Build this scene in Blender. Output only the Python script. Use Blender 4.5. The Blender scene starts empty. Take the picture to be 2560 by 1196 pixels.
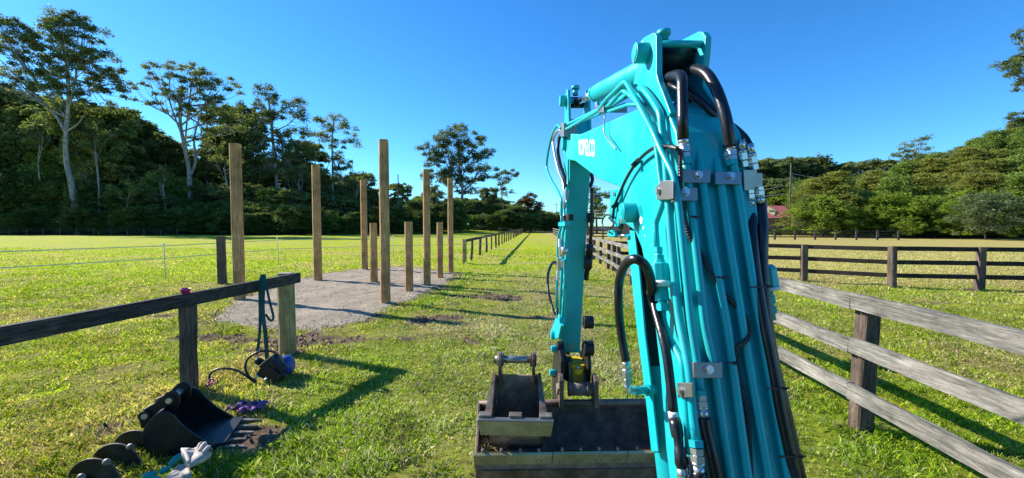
import bpy, bmesh, math, random
import numpy as np
from mathutils import Vector, Matrix, noise as mnoise
R = math.radians
random.seed(7)
rng = np.random.default_rng(11)
scene = bpy.context.scene

# ------------------------------------------------------------------ camera
F = 1080.0; PW, PH = 2560.0, 1196.0; CX, CY = 1280.0, 611.0
HORIZON = 564.0
EYE = Vector((0, 0, 1.87))
cam_data = bpy.data.cameras.new('camera'); cam = bpy.data.objects.new('camera', cam_data)
scene.collection.objects.link(cam); scene.camera = cam
cam_data.sensor_width = 36; cam_data.sensor_fit = 'HORIZONTAL'
cam_data.lens = 36 * F / PW
cam_data.shift_y = (CY - PH / 2) / PW
cam_data.clip_start = 0.05; cam_data.clip_end = 3000
PITCH = math.atan((CY - HORIZON) / F); YAW = math.atan(45 / F)
cam.location = EYE
cam.rotation_euler = (R(90) - PITCH, 0, YAW)
ROT = cam.rotation_euler.to_matrix()

# ------------------------------------------------------------------ light
SUN_EL = R(31); SHADOW_AZ = R(-22)           # shadows run to the right and a little towards the camera
Lh = Vector((math.cos(SHADOW_AZ), math.sin(SHADOW_AZ), 0))
Ldir = Vector((Lh.x * math.cos(SUN_EL), Lh.y * math.cos(SUN_EL), -math.sin(SUN_EL)))
world = bpy.data.worlds.new('World'); scene.world = world; world.use_nodes = True
nt = world.node_tree; bgn = nt.nodes['Background']
sky = nt.nodes.new('ShaderNodeTexSky'); sky.sky_type = 'NISHITA'; sky.sun_disc = False
sky.sun_elevation = SUN_EL; sky.sun_rotation = math.atan2(-Lh.x, -Lh.y)
sky.altitude = 600; sky.air_density = 1.0; sky.dust_density = 0.15; sky.ozone_density = 2.5
hs = nt.nodes.new('ShaderNodeHueSaturation'); hs.inputs['Saturation'].default_value = 1.22; hs.inputs['Hue'].default_value = 0.497
nt.links.new(sky.outputs[0], hs.inputs['Color']); tn_ = nt.nodes.new('ShaderNodeMix'); tn_.data_type = 'RGBA'; tn_.blend_type = 'MULTIPLY'; tn_.inputs[0].default_value = 1; tn_.inputs[7].default_value = (.39, .735, 1.0, 1)
nt.links.new(hs.outputs[0], tn_.inputs[6]); nt.links.new(tn_.outputs[2], bgn.inputs[0])
bgn.inputs[1].default_value = 0.12
sun_d = bpy.data.lights.new('sun', 'SUN'); sun_d.energy = 4.6; sun_d.angle = R(0.5); sun_d.color = (1, 0.95, 0.86)
sun = bpy.data.objects.new('sun', sun_d); scene.collection.objects.link(sun)
sun.rotation_euler = Ldir.to_track_quat('-Z', 'Y').to_euler(); sun.location = (-20, 8, 30)
vs = scene.view_settings; vs.view_transform = 'Standard'; vs.look = 'None'; vs.gamma = 1; vs.use_curve_mapping = False
vs.exposure = 1.0
scene.cycles.max_bounces = 6; scene.cycles.diffuse_bounces = 3; scene.cycles.transparent_max_bounces = 4

# ------------------------------------------------------------------ pixel helpers (photo pixel -> place)
def ray(px, py):
    return ROT @ Vector(((px - CX) / F, -(py - CY) / F, -1))
def P(px, py, Y):
    d = ray(px, py); t = Y / d.y
    return EYE + d * t
def G(px, py, z=0.0):
    d = ray(px, py); t = (z - EYE.z) / d.z
    return EYE + d * t
def to_px(p):
    q = ROT.transposed() @ (Vector(p) - EYE)
    return CX + F * q.x / -q.z, CY - F * q.y / -q.z

# ------------------------------------------------------------------ objects
CAM_SCALE = 1       # scale about the camera (set to .85 for the excavator arm and buckets)
C = scene.collection
def tag(o, label=None, cat=None, group=None, kind=None):
    if label: o['label'] = label
    if cat: o['category'] = cat
    if group: o['group'] = group
    if kind: o['kind'] = kind
    return o
def empty(name, loc, label=None, cat=None, group=None, rz=0):
    o = bpy.data.objects.new(name, None); C.objects.link(o); o.location = loc; o.rotation_euler = (0, 0, rz)
    o.empty_display_size = 0.1
    return tag(o, label, cat, group)
def copy_tree(o, parent=None):
    c = o.copy(); C.objects.link(c)
    if parent: c.parent = parent
    for ch in o.children: copy_tree(ch, c)
    return c

class MB:
    def __init__(s): s.v = []; s.f = []; s.m = []; s.sm = []
    def add(s, vs, fs, mi=0, smooth=False):
        b = len(s.v); s.v += [tuple(p) for p in vs]
        for f in fs: s.f.append([b + i for i in f]); s.m.append(mi); s.sm.append(smooth)
        return s
    def box(s, c, size, rot=None, mi=0):
        hx, hy, hz = size[0] / 2, size[1] / 2, size[2] / 2
        vs = [Vector((x, y, z)) for x in (-hx, hx) for y in (-hy, hy) for z in (-hz, hz)]
        if rot is not None: vs = [rot @ p for p in vs]
        vs = [p + Vector(c) for p in vs]
        return s.add(vs, [(0, 1, 3, 2), (4, 6, 7, 5), (0, 4, 5, 1), (2, 3, 7, 6), (0, 2, 6, 4), (1, 5, 7, 3)], mi)
    def beam(s, a, b, w, h, up=(0, 0, 1), mi=0, jag=0):
        """squared timber from a to b, w sideways, h along up"""
        a, b = Vector(a), Vector(b); d = (b - a).normalized(); up = Vector(up)
        sd = d.cross(up).normalized(); u = sd.cross(d).normalized()
        n = max(1, int((b - a).length / 0.35)) if jag else 1
        rings = []
        for i in range(n + 1):
            p = a.lerp(b, i / n); ring = []
            for x, z in ((-1, -1), (1, -1), (1, 1), (-1, 1)):
                j = jag * (random.random() - .5) if jag else 0
                k = jag * (random.random() - .5) if jag else 0
                ring.append(p + sd * (x * w / 2 + j) + u * (z * h / 2 + k))
            rings.append(ring)
        vs = [p for r in rings for p in r]; fs = []
        for i in range(n):
            for k in range(4):
                fs.append((i * 4 + k, i * 4 + (k + 1) % 4, i * 4 + 4 + (k + 1) % 4, i * 4 + 4 + k))
        fs.append((3, 2, 1, 0)); e = n * 4; fs.append((e, e + 1, e + 2, e + 3))
        return s.add(vs, fs, mi)
    def tube(s, pts, r, n=12, mi=0, cap=True, smooth=True):
        pts = [Vector(p) for p in pts]; m = len(pts)
        rr = r if isinstance(r, (list, tuple)) else [r] * m
        t0 = (pts[1] - pts[0]).normalized()
        a = Vector((0, 0, 1)) if abs(t0.z) < .9 else Vector((1, 0, 0))
        nrm = (a - t0 * a.dot(t0)).normalized(); vs = []; prev = t0
        for i in range(m):
            if i == 0: t = t0
            elif i == m - 1: t = (pts[i] - pts[i - 1]).normalized()
            else:
                t = ((pts[i + 1] - pts[i]).normalized() + (pts[i] - pts[i - 1]).normalized())
                t = t.normalized() if t.length > 1e-6 else prev
            q = prev.rotation_difference(t); nrm = q @ nrm; nrm = (nrm - t * nrm.dot(t)).normalized(); prev = t
            bn = t.cross(nrm)
            for k in range(n):
                an = 2 * math.pi * k / n
                vs.append(pts[i] + (nrm * math.cos(an) + bn * math.sin(an)) * rr[i])
        fs = [(i * n + k, i * n + (k + 1) % n, (i + 1) * n + (k + 1) % n, (i + 1) * n + k) for i in range(m - 1) for k in range(n)]
        s.add(vs, fs, mi, smooth)
        if cap:
            b = len(s.v) - m * n
            s.f.append([b + k for k in range(n)][::-1]); s.m.append(mi); s.sm.append(False)
            s.f.append([b + (m - 1) * n + k for k in range(n)]); s.m.append(mi); s.sm.append(False)
        return s
    def cyl(s, a, b, r, n=20, mi=0, r2=None):
        return s.tube([a, b], [r, r if r2 is None else r2], n, mi)
    def hexnut(s, a, b, r, mi=0):
        return s.tube([a, b], r, 6, mi, smooth=False)
    def prism(s, poly_a, poly_b, mi=0):
        n = len(poly_a)
        return s.add(list(poly_a) + list(poly_b), [list(range(n))[::-1], list(range(n, 2 * n))] + [(i, (i + 1) % n, n + (i + 1) % n, n + i) for i in range(n)], mi)
    def build(s, name, mats, parent=None, bevel=0, loc=None, autosmooth=None):
        me = bpy.data.meshes.new(name)
        top = parent
        while top and top.parent: top = top.parent
        org = Vector(loc) if loc is not None else (Vector(top.location) if top else Vector((0, 0, 0)))
        if CAM_SCALE != 1: s.v = [tuple(EYE + (Vector(p) - EYE) * CAM_SCALE) for p in s.v]
        vs = [(p[0] - org.x, p[1] - org.y, p[2] - org.z) for p in s.v]
        me.from_pydata(vs, [], s.f)
        if not isinstance(mats, (list, tuple)): mats = [mats]
        for m in mats: me.materials.append(m)
        me.polygons.foreach_set('material_index', s.m); me.polygons.foreach_set('use_smooth', s.sm)
        bm = bmesh.new(); bm.from_mesh(me); bmesh.ops.recalc_face_normals(bm, faces=bm.faces); bm.to_mesh(me); bm.free()
        me.update()
        o = bpy.data.objects.new(name, me); C.objects.link(o)
        if loc is not None and parent is None: o.location = org
        elif parent:
            o.parent = parent
        if bevel:
            b = o.modifiers.new('bevel', 'BEVEL'); b.width = bevel; b.segments = 2; b.limit_method = 'ANGLE'; b.angle_limit = R(35)
        return o

def smooth_path(pts, sub=8):
    """Catmull-Rom through the points"""
    pts = [Vector(p) for p in pts]
    if len(pts) < 3: return pts
    q = [pts[0] * 2 - pts[1]] + pts + [pts[-1] * 2 - pts[-2]]; out = []
    for i in range(1, len(q) - 2):
        p0, p1, p2, p3 = q[i - 1], q[i], q[i + 1], q[i + 2]
        for k in range(sub):
            t = k / sub
            out.append(.5 * ((2 * p1) + (p2 - p0) * t + (2 * p0 - 5 * p1 + 4 * p2 - p3) * t * t + (3 * p1 - p0 - 3 * p2 + p3) * t ** 3))
    out.append(pts[-1]); return out
def bent_path(pts, rad=0.03, sub=5):
    """straight runs with rounded corners, like bent steel pipe"""
    pts = [Vector(p) for p in pts]; out = [pts[0]]
    for i in range(1, len(pts) - 1):
        a, b, c = pts[i - 1], pts[i], pts[i + 1]
        r1 = min(rad, (a - b).length * .45, (c - b).length * .45)
        p, q = b + (a - b).normalized() * r1, b + (c - b).normalized() * r1
        for k in range(sub + 1):
            t = k / sub; out.append(p * (1 - t) ** 2 + b * 2 * t * (1 - t) + q * t * t)
    out.append(pts[-1]); return out

# ------------------------------------------------------------------ materials
def mat(name):
    m = bpy.data.materials.new(name); m.use_nodes = True; nt = m.node_tree
    return m, nt, nt.nodes['Principled BSDF']
def coords(nt, scale=(1, 1, 1)):
    tc = nt.nodes.new('ShaderNodeTexCoord'); mp = nt.nodes.new('ShaderNodeMapping')
    mp.inputs['Scale'].default_value = scale; nt.links.new(tc.outputs['Object'], mp.inputs[0]); return mp.outputs[0]
def noise_n(nt, vec, scale, detail=4, rough=.6):
    n = nt.nodes.new('ShaderNodeTexNoise'); n.inputs['Scale'].default_value = scale
    n.inputs['Detail'].default_value = detail; n.inputs['Roughness'].default_value = rough
    if vec: nt.links.new(vec, n.inputs['Vector'])
    return n.outputs['Fac']
def ramp(nt, fac, stops):
    r = nt.nodes.new('ShaderNodeValToRGB'); e = r.color_ramp.elements
    while len(e) > 1: e.remove(e[-1])
    e[0].position, e[0].color = stops[0][0], (*stops[0][1], 1)
    for p, c in stops[1:]:
        x = e.new(p); x.color = (*c, 1)
    nt.links.new(fac, r.inputs[0]); return r.outputs[0]
def bump(nt, fac, bsdf, strength=.3, dist=.01):
    b = nt.nodes.new('ShaderNodeBump'); b.inputs['Strength'].default_value = strength; b.inputs['Distance'].default_value = dist
    nt.links.new(fac, b.inputs['Height']); nt.links.new(b.outputs[0], bsdf.inputs['Normal'])
def mix(nt, fac, a, b, mode='MIX'):
    m = nt.nodes.new('ShaderNodeMix'); m.data_type = 'RGBA'; m.blend_type = mode
    if isinstance(fac, (int, float)): m.inputs[0].default_value = fac
    else: nt.links.new(fac, m.inputs[0])
    for sock, v in ((m.inputs[6], a), (m.inputs[7], b)):
        if isinstance(v, tuple): sock.default_value = (*v, 1)
        else: nt.links.new(v, sock)
    return m.outputs[2]

def wood_mat(name, c1, c2, c3, axis='z', rough=.85, spot=(.02, .015, .012), fine=1.0):
    m, nt, b = mat(name)
    st = {'z': (14, 14, 0.9), 'y': (14, 0.9, 14), 'x': (0.9, 14, 14)}[axis]
    v = coords(nt, tuple(k * fine for k in st))
    n1 = noise_n(nt, v, 3.0, 8, .7); v2 = coords(nt); n2 = noise_n(nt, v2, 2.2, 4)
    col = ramp(nt, n1, [(.25, spot), (.38, c1), (.55, c2), (.75, c3)])
    blot = ramp(nt, n2, [(.35, (.55, .55, .55)), (.65, (1.15, 1.12, 1.1))])
    col = mix(nt, 1.0, col, blot, 'MULTIPLY')
    vf = coords(nt, tuple(k * 4 for k in st)); nf = noise_n(nt, vf, 3.5, 6, .75)
    col = mix(nt, 1.0, col, ramp(nt, nf, [(.34, (.40, .38, .36)), (.46, (.95, .95, .95)), (.66, (1.25, 1.22, 1.18))]), 'MULTIPLY')
    v3 = coords(nt, tuple(k * .35 for k in st)); n3 = noise_n(nt, v3, 9, 2)
    kn = ramp(nt, n3, [(.70, (1, 1, 1)), (.76, (.35, .28, .22))])
    col = mix(nt, .8, col, kn, 'MULTIPLY')
    nt.links.new(col, b.inputs['Base Color']); b.inputs['Roughness'].default_value = rough; b.inputs['Specular IOR Level'].default_value = .25
    bump(nt, n1, b, .5, .006); return m
def paint_mat(name, col, rough=.32, dirt=.25, metal=0):
    m, nt, b = mat(name); v = coords(nt); n = noise_n(nt, v, 6, 6, .65); n2 = noise_n(nt, v, 55, 3)
    dc = tuple(c * .62 + .03 for c in col)
    f = ramp(nt, n, [(.48, (0, 0, 0)), (.75, (dirt, dirt, dirt))])
    c = mix(nt, f, col, dc); nt.links.new(c, b.inputs['Base Color'])
    rr = ramp(nt, n, [(.3, (rough * .75,) * 3), (.7, (rough * 1.5,) * 3)]); nt.links.new(rr, b.inputs['Roughness'])
    b.inputs['Metallic'].default_value = metal; bump(nt, n2, b, .06, .002); return m
def rust_mat(name, c1, c2, c3, rough=.7, metal=.4, scale=7):
    m, nt, b = mat(name); v = coords(nt); n = noise_n(nt, v, scale, 8, .7); n2 = noise_n(nt, v, 40, 4)
    nt.links.new(ramp(nt, n, [(.32, c1), (.5, c2), (.68, c3)]), b.inputs['Base Color'])
    b.inputs['Roughness'].default_value = rough; b.inputs['Metallic'].default_value = metal; bump(nt, n2, b, .4, .004); return m
M = {}
M['teal'] = paint_mat('teal_paint', (0.0, .44, .47), .36, .45)
nt = M['teal'].node_tree; b = nt.nodes['Principled BSDF']; src = b.inputs['Base Color'].links[0].from_socket
vs1 = coords(nt, (9, 9, 60)); vs2 = coords(nt, (70, 70, 8)); sc1 = ramp(nt, noise_n(nt, vs1, 3, 8, .8), [(.66, (0, 0, 0)), (.72, (.5, .5, .5))]); sc2 = ramp(nt, noise_n(nt, vs2, 1.2, 4, .7), [(.60, (0, 0, 0)), (.78, (.38, .38, .38))])
c1 = mix(nt, sc1, src, (.16, .42, .42)); c2 = mix(nt, sc2, c1, (.10, .26, .25)); nt.links.new(c2, b.inputs['Base Color'])
M['rubber'] = rust_mat('hose_rubber', (.006, .006, .008), (.011, .011, .014), (.03, .03, .035), .34, 0, 9)
M['black'] = rust_mat('black_steel', (.006, .007, .008), (.014, .014, .016), (.035, .033, .032), .45, .2, 9)
M['conduit'] = rust_mat('conduit_plastic', (.012, .012, .014), (.02, .02, .022), (.04, .04, .04), .45, 0, 9)
M['zinc'] = paint_mat('zinc_plate', (.62, .62, .60), .3, .35, .85)
M['clampsteel'] = paint_mat('clamp_steel', (.30, .30, .29), .36, .4, .8)
M['chrome'] = paint_mat('chrome_rod', (.75, .76, .78), .1, .1, 1)
M['white'] = paint_mat('white_paint', (.8, .8, .8), .4, .1)
M['chip'] = paint_mat('chipped_primer', (.45, .62, .60), .7, .4)
M['yellow'] = paint_mat('yellow_paint', (.95, .52, .01), .42, .5)
M['rust'] = rust_mat('worn_bucket_steel', (.06, .038, .028), (.17, .12, .09), (.34, .26, .20), .62, .35)
M['innersteel'] = rust_mat('dark_bucket_inside', (.085, .062, .048), (.20, .15, .118), (.36, .28, .225), .75, .1, 9)
M['edge'] = rust_mat('cutting_edge_steel', (.22, .20, .10), (.37, .34, .18), (.50, .46, .30), .5, .2, 5)
M['blacksteel'] = rust_mat('black_painted_bucket', (.008, .008, .009), (.016, .016, .018), (.045, .04, .036), .42, .25, 6)
M['tooth'] = rust_mat('worn_tooth_steel', (.10, .075, .06), (.2, .16, .13), (.34, .29, .25), .5, .4, 12)
M['post_new'] = wood_mat('treated_pine_vertical', (.36, .185, .07), (.60, .35, .14), (.72, .46, .21), 'z')
M['post_short'] = wood_mat('treated_pine_green_vertical', (.34, .25, .10), (.52, .40, .18), (.62, .50, .26), 'z')
M['post_old'] = wood_mat('weathered_post_wood', (.07, .048, .036), (.15, .112, .086), (.29, .24, .19), 'z')
M['rail_grey'] = wood_mat('weathered_grey_rail', (.12, .112, .096), (.255, .242, .212), (.43, .41, .37), 'y')
M['rail_dark'] = wood_mat('dark_stained_rail', (.035, .028, .023), (.075, .065, .056), (.19, .165, .145), 'y')
M['rail_cross'] = wood_mat('dark_cross_rail', (.02, .015, .012), (.042, .034, .028), (.11, .092, .078), 'x')
M['cutwood'] = wood_mat('sawn_end_grain', (.45, .36, .22), (.6, .5, .33), (.68, .6, .42), 'z')
M['strap'] = paint_mat('green_webbing', (.008, .075, .07), .8, .2)
M['pink'] = paint_mat('magenta_plastic', (.45, .015, .16), .4, .2)
M['purple'] = paint_mat('purple_cloth', (.20, .09, .26), .85, .3)
M['blue'] = paint_mat('blue_motor_paint', (.015, .07, .30), .35, .3)
M['glove'] = rust_mat('pale_glove_leather', (.30, .25, .20), (.47, .41, .35), (.58, .52, .46), .8, 0, 14)
M['gloveteal'] = paint_mat('teal_glove_fabric', (.02, .32, .30), .8, .3)
M['tape'] = paint_mat('cream_fence_tape', (.62, .6, .42), .7, .2)
M['roof'] = rust_mat('red_roof_sheet', (.52, .13, .11), (.62, .17, .14), (.68, .21, .17), .6, 0, .5)
M['wall'] = paint_mat('building_wall', (.32, .22, .15), .8, .4)
M['cream'] = paint_mat('cream_sign_paint', (.72, .62, .30), .7, .2)
M['signgreen'] = paint_mat('green_sign_paint', (.22, .33, .10), .7, .2)
M['insul'] = paint_mat('white_insulator', (.75, .76, .78), .4, .1)
M['polewood'] = wood_mat('utility_pole_wood', (.06, .05, .045), (.12, .10, .09), (.2, .17, .15), 'z')
M['wire'] = paint_mat('aluminium_wire', (.45, .46, .48), .5, .1)

# ------------------------------------------------------------------ terrain
def vnoise(x, y, s, seed=0):
    x = np.asarray(x, float) / s + seed * 17.31; y = np.asarray(y, float) / s + seed * 9.77
    xi, yi = np.floor(x).astype(np.int64), np.floor(y).astype(np.int64); fx, fy = x - xi, y - yi
    fx, fy = fx * fx * (3 - 2 * fx), fy * fy * (3 - 2 * fy)
    def h(a, b):
        n = (a * 374761393 + b * 668265263 + seed * 974711) & 0x7fffffff
        n = ((n ^ (n >> 13)) * 1274126177) & 0x7fffffff
        return ((n ^ (n >> 16)) & 0xffff) / 65535.0
    return (h(xi, yi) * (1 - fx) + h(xi + 1, yi) * fx) * (1 - fy) + (h(xi, yi + 1) * (1 - fx) + h(xi + 1, yi + 1) * fx) * fy
def fbm(x, y, s, seed=0, o=4):
    t = 0; a = .5; tot = 0
    for k in range(o): t = t + a * vnoise(x, y, s / 2 ** k, seed + k); tot += a; a *= .55
    return t / tot
def sstep(a, b, x): t = np.clip((x - a) / (b - a), 0, 1); return t * t * (3 - 2 * t)
def hill(x, y):
    x = np.asarray(x, float); y = np.asarray(y, float)
    r = np.hypot(x, y); ang = np.degrees(np.arctan2(x, np.maximum(y, 1)))
    left = (sstep(-16, -46, ang) * .92 + .08 * sstep(0, -10, ang)) * np.clip(y - 93, 0, 66) * .42
    right = sstep(32, 52, ang) * np.clip(y - 80, 0, 66) * .42
    return left + right
# gravel pad outline on the ground (X, Y)
PAD = [G(540, 806), G(592, 752), G(700, 712), G(800, 688), G(905, 672), G(1000, 668), G(1085, 676), G(1146, 687), G(1112, 712), G(1055, 735), G(985, 768), G(900, 800), G(800, 826), G(690, 828), G(610, 822)]
PADXY = np.array([(p.x, p.y) for p in PAD])
def pad_sd(x, y):
    """signed distance-like value, >0 inside the pad"""
    x = np.asarray(x, float); y = np.asarray(y, float); d = np.full(x.shape, 1e9); ins = np.zeros(x.shape, bool)
    n = len(PADXY)
    for i in range(n):
        ax, ay = PADXY[i]; bx, by = PADXY[(i + 1) % n]; ex, ey = bx - ax, by - ay
        t = np.clip(((x - ax) * ex + (y - ay) * ey) / (ex * ex + ey * ey), 0, 1)
        d = np.minimum(d, np.hypot(x - ax - t * ex, y - ay - t * ey))
        c = ((ay > y) != (by > y)) & (x < (bx - ax) * (y - ay) / (by - ay + 1e-12) + ax); ins ^= c
    return np.where(ins, d, -d)
# soil patches: px, py, radius x, radius y (m), strength
SOIL = [(600, 860, 1.1, .7, .9), (520, 850, .7, .6, .6), (820, 850, .9, .45, .8), (920, 790, .8, .4, .7), (770, 880, .7, .3, .9), (1080, 800, .9, .6, .9), (1000, 850, .7, .45, .55),
        (1240, 745, 1.2, .8, .8), (1200, 690, 1.3, .7, .7), (1330, 790, .9, .5, .7), (1150, 840, .8, .5, .4), (600, 680, 1.6, .9, .4), (530, 745, .6, .6, .8), (1160, 650, 1.0, .8, .6), (1000, 665, 1.2, .8, .5),
        (625, 1090, .28, .30, 1.0), (350, 790, .9, .3, .45), (200, 900, .8, .25, .45), (330, 900, .6, .2, .5), (120, 1120, .5, .2, .45), (430, 830, .5, .25, .5), (1450, 860, .7, .4, .3), (300, 1080, .35, .25, .5), (2210, 1085, .35, .2, .6), (440, 930, .8, .4, .4), (120, 1010, .6, .3, .5), (2440, 725, .9, .4, .6), (2300, 760, 1.2, .6, .3), (60, 650, 3, 1.4, .4), (1300, 905, .6, .3, .25)]
SOIL += [(a, b, .32, .22, .8) for a, b in ((964, 765), (1068, 716), (1127, 684), (599, 756), (556, 712), (715, 892), (1163, 662), (2140, 1085), (912, 676), (795, 703))]
SOILP = [(G(a, b).x, G(a, b).y, rx, ry, s) for a, b, rx, ry, s in SOIL]
def soil(x, y):
    x = np.asarray(x, float); y = np.asarray(y, float); m = np.zeros(x.shape)
    n = fbm(x, y, .55, 3, 4)
    for cx, cy, rx, ry, s in SOILP:
        q = np.hypot((x - cx) / rx, (y - cy) / ry)
        m = np.maximum(m, s * np.clip(1.5 - q, 0, 1))
    m = sstep(.44, .62, m * .62 + (n - .5) * 1.5)
    ed = pad_sd(x, y); ring = sstep(.60, .05, np.abs(ed)) * sstep(.44, .60, fbm(x, y, .5, 8, 3) + .06)
    return np.maximum(m, ring * .85)
def pad(x, y):
    return sstep(-.08, .08, pad_sd(x, y) + (fbm(x, y, .35, 5, 3) - .5) * .5)
def dry(x, y):
    x = np.asarray(x, float); y = np.asarray(y, float)
    d = sstep(.42, .68, fbm(x, y, 2.2, 12, 4) * .6 + fbm(x, y, .5, 14, 3) * .4)
    trod = np.exp(-((x - (-.6 + .02 * y)) / 1.6) ** 2) * sstep(26, 8, y) * .35
    rightp = sstep(12.9, 14.5, y) * sstep(3.0, 5, x) * .62                # the paddock beyond the cross fence is browner
    mid = sstep(2.9, 3.2, x) * sstep(5.5, 8, y) * .22
    far = sstep(20, 60, y) * .10 * sstep(-4, 4, x)
    leftn = sstep(-2.4, -3.6, x) * sstep(13, 7, y) * (.16 + .25 * sstep(.5, .62, fbm(x, y, .9, 71, 3)))
    return np.clip(d * .62 + trod + rightp + mid + far + leftn, 0, 1)
def microz(x, y):
    x = np.asarray(x, float); y = np.asarray(y, float)
    near = sstep(40, 12, np.hypot(x, y))
    z = (fbm(x, y, .7, 21, 4) - .5) * .09 * near
    s = soil(x, y) * near; z = z + s * (fbm(x, y, .16, 25, 3) - .55) * .10
    p = pad(x, y); z = z * (1 - p) + p * (.03 + (fbm(x, y, .8, 26, 2) - .5) * .07 + (fbm(x, y, .3, 27, 3) - .5) * .06 + np.sin(x * 3.2 + y * 9 + 6 * fbm(x, y, 1.2, 29, 2)) * .006)
    # step of the lawn beside the pad, and the mown edge line running up the corridor
    return z
def ground_z(x, y):
    return hill(x, y) + microz(x, y)

def axis_samples(lo, hi, step, far_lo, far_hi, grow):
    a = list(np.arange(lo, hi, step)); s = step; v = hi
    while v < far_hi: a.append(v); s *= grow; v += s
    a.append(far_hi); s = step; v = lo - step; b = []
    while v > far_lo: b.append(v); s *= grow; v -= s
    b.append(far_lo); return np.array(b[::-1] + a)
gx = axis_samples(-9.5, 7, .055, -900, 900, 1.045)
gy = axis_samples(1.5, 13.5, .055, -40, 900, 1.035)
GX, GY = np.meshgrid(gx, gy); nx, ny = len(gx), len(gy)
GZ = ground_z(GX, GY)
me = bpy.data.meshes.new('ground')
co = np.stack([GX, GY, GZ], -1).reshape(-1, 3)
idx = np.arange(nx * ny).reshape(ny, nx)
quads = np.stack([idx[:-1, :-1], idx[:-1, 1:], idx[1:, 1:], idx[1:, :-1]], -1).reshape(-1, 4)
me.vertices.add(len(co)); me.vertices.foreach_set('co', co.ravel())
me.loops.add(quads.size); me.loops.foreach_set('vertex_index', quads.ravel())
me.polygons.add(len(quads)); me.polygons.foreach_set('loop_start', np.arange(0, quads.size, 4))
me.polygons.foreach_set('use_smooth', np.ones(len(quads), bool))
me.update(calc_edges=True)
at = me.color_attributes.new('mask', 'FLOAT_COLOR', 'POINT')
SO, PD, DR = soil(GX, GY), pad(GX, GY), dry(GX, GY)
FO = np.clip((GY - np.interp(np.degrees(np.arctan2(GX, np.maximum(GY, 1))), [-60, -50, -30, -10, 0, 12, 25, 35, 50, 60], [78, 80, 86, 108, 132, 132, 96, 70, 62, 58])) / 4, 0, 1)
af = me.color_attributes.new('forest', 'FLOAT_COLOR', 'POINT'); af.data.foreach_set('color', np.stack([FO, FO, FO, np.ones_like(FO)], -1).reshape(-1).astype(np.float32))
NEAR = sstep(24, 7, GY) * (np.abs(GX) < 30); an = me.color_attributes.new('thatch_shade', 'FLOAT_COLOR', 'POINT'); an.data.foreach_set('color', np.stack([NEAR, NEAR, NEAR, np.ones_like(NEAR)], -1).reshape(-1).astype(np.float32))
at = me.color_attributes['mask']; at.data.foreach_set('color', np.stack([SO, PD, DR, np.ones_like(SO)], -1).reshape(-1).astype(np.float32))
ground = bpy.data.objects.new('ground', me); C.objects.link(ground); tag(ground, kind='structure')
m, nt, b = mat('paddock_ground')
ca = nt.nodes.new('ShaderNodeVertexColor'); ca.layer_name = 'mask'; sp = nt.nodes.new('ShaderNodeSeparateColor'); nt.links.new(ca.outputs[0], sp.inputs[0])
v = coords(nt); n_big = noise_n(nt, v, .09, 5, .6); n_mid = noise_n(nt, v, .9, 5, .65); n_fine = noise_n(nt, v, 14, 6, .75); n_tiny = noise_n(nt, v, 90, 3, .7)
green = ramp(nt, n_fine, [(.30, (.14, .18, .008)), (.5, (.38, .43, .014)), (.68, (.56, .58, .03))])
green2 = ramp(nt, n_mid, [(.35, (.82, .92, .8)), (.65, (1.15, 1.05, 1.0))])
green = mix(nt, 1.0, green, green2, 'MULTIPLY')
n_patch = noise_n(nt, v, 2.4, 6, .72); n_wide = noise_n(nt, coords(nt, (.5, 1.4, 1)), .5, 5, .65)
green = mix(nt, 1.0, green, ramp(nt, n_patch, [(.36, (.55, .62, .6)), (.5, (1, 1, 1)), (.64, (1.25, 1.18, 1.1))]), 'MULTIPLY')
green = mix(nt, 1.0, green, ramp(nt, n_wide, [(.38, (.80, .92, .9)), (.62, (1.15, 1.04, .9))]), 'MULTIPLY')
dryc = ramp(nt, n_fine, [(.30, (.16, .13, .03)), (.5, (.42, .34, .10)), (.7, (.58, .48, .18))])
dm = nt.nodes.new('ShaderNodeMath'); dm.operation = 'MULTIPLY_ADD'; nt.links.new(n_mid, dm.inputs[0]); dm.inputs[1].default_value = .50; nt.links.new(sp.outputs[2], dm.inputs[2])
dmr = ramp(nt, dm.outputs[0], [(.30, (0, 0, 0)), (1.0, (1, 1, 1))])
col = mix(nt, dmr, green, dryc)
thatch_shade = ramp(nt, n_fine, [(.35, (.035, .038, .010)), (.6, (.13, .12, .035))]); th_f = nt.nodes.new('ShaderNodeMath'); th_f.operation = 'MULTIPLY'; cfn = nt.nodes.new('ShaderNodeVertexColor'); cfn.layer_name = 'thatch_shade'  # thatch colour, darkened to paint shade into the gaps between near blades
nt.links.new(cfn.outputs[0], th_f.inputs[0]); th_f.inputs[1].default_value = .5; col = mix(nt, th_f.outputs[0], col, thatch_shade)
soilc = ramp(nt, n_fine, [(.3, (.045, .026, .016)), (.5, (.15, .095, .06)), (.7, (.30, .21, .145))])
col = mix(nt, sp.outputs[0], col, soilc)
grav = ramp(nt, n_tiny, [(.3, (.27, .215, .15)), (.5, (.41, .335, .24)), (.72, (.53, .445, .33))])
g2 = ramp(nt, n_mid, [(.35, (.8, .8, .8)), (.65, (1.08, 1.07, 1.05))]); grav = mix(nt, 1.0, grav, g2, 'MULTIPLY')
col = mix(nt, sp.outputs[1], col, grav)
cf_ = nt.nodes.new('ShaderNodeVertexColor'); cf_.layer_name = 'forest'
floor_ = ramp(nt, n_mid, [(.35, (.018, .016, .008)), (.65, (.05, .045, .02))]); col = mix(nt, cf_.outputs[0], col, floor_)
nt.links.new(col, b.inputs['Base Color']); b.inputs['Roughness'].default_value = .95; b.inputs['Specular IOR Level'].default_value = .1
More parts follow.
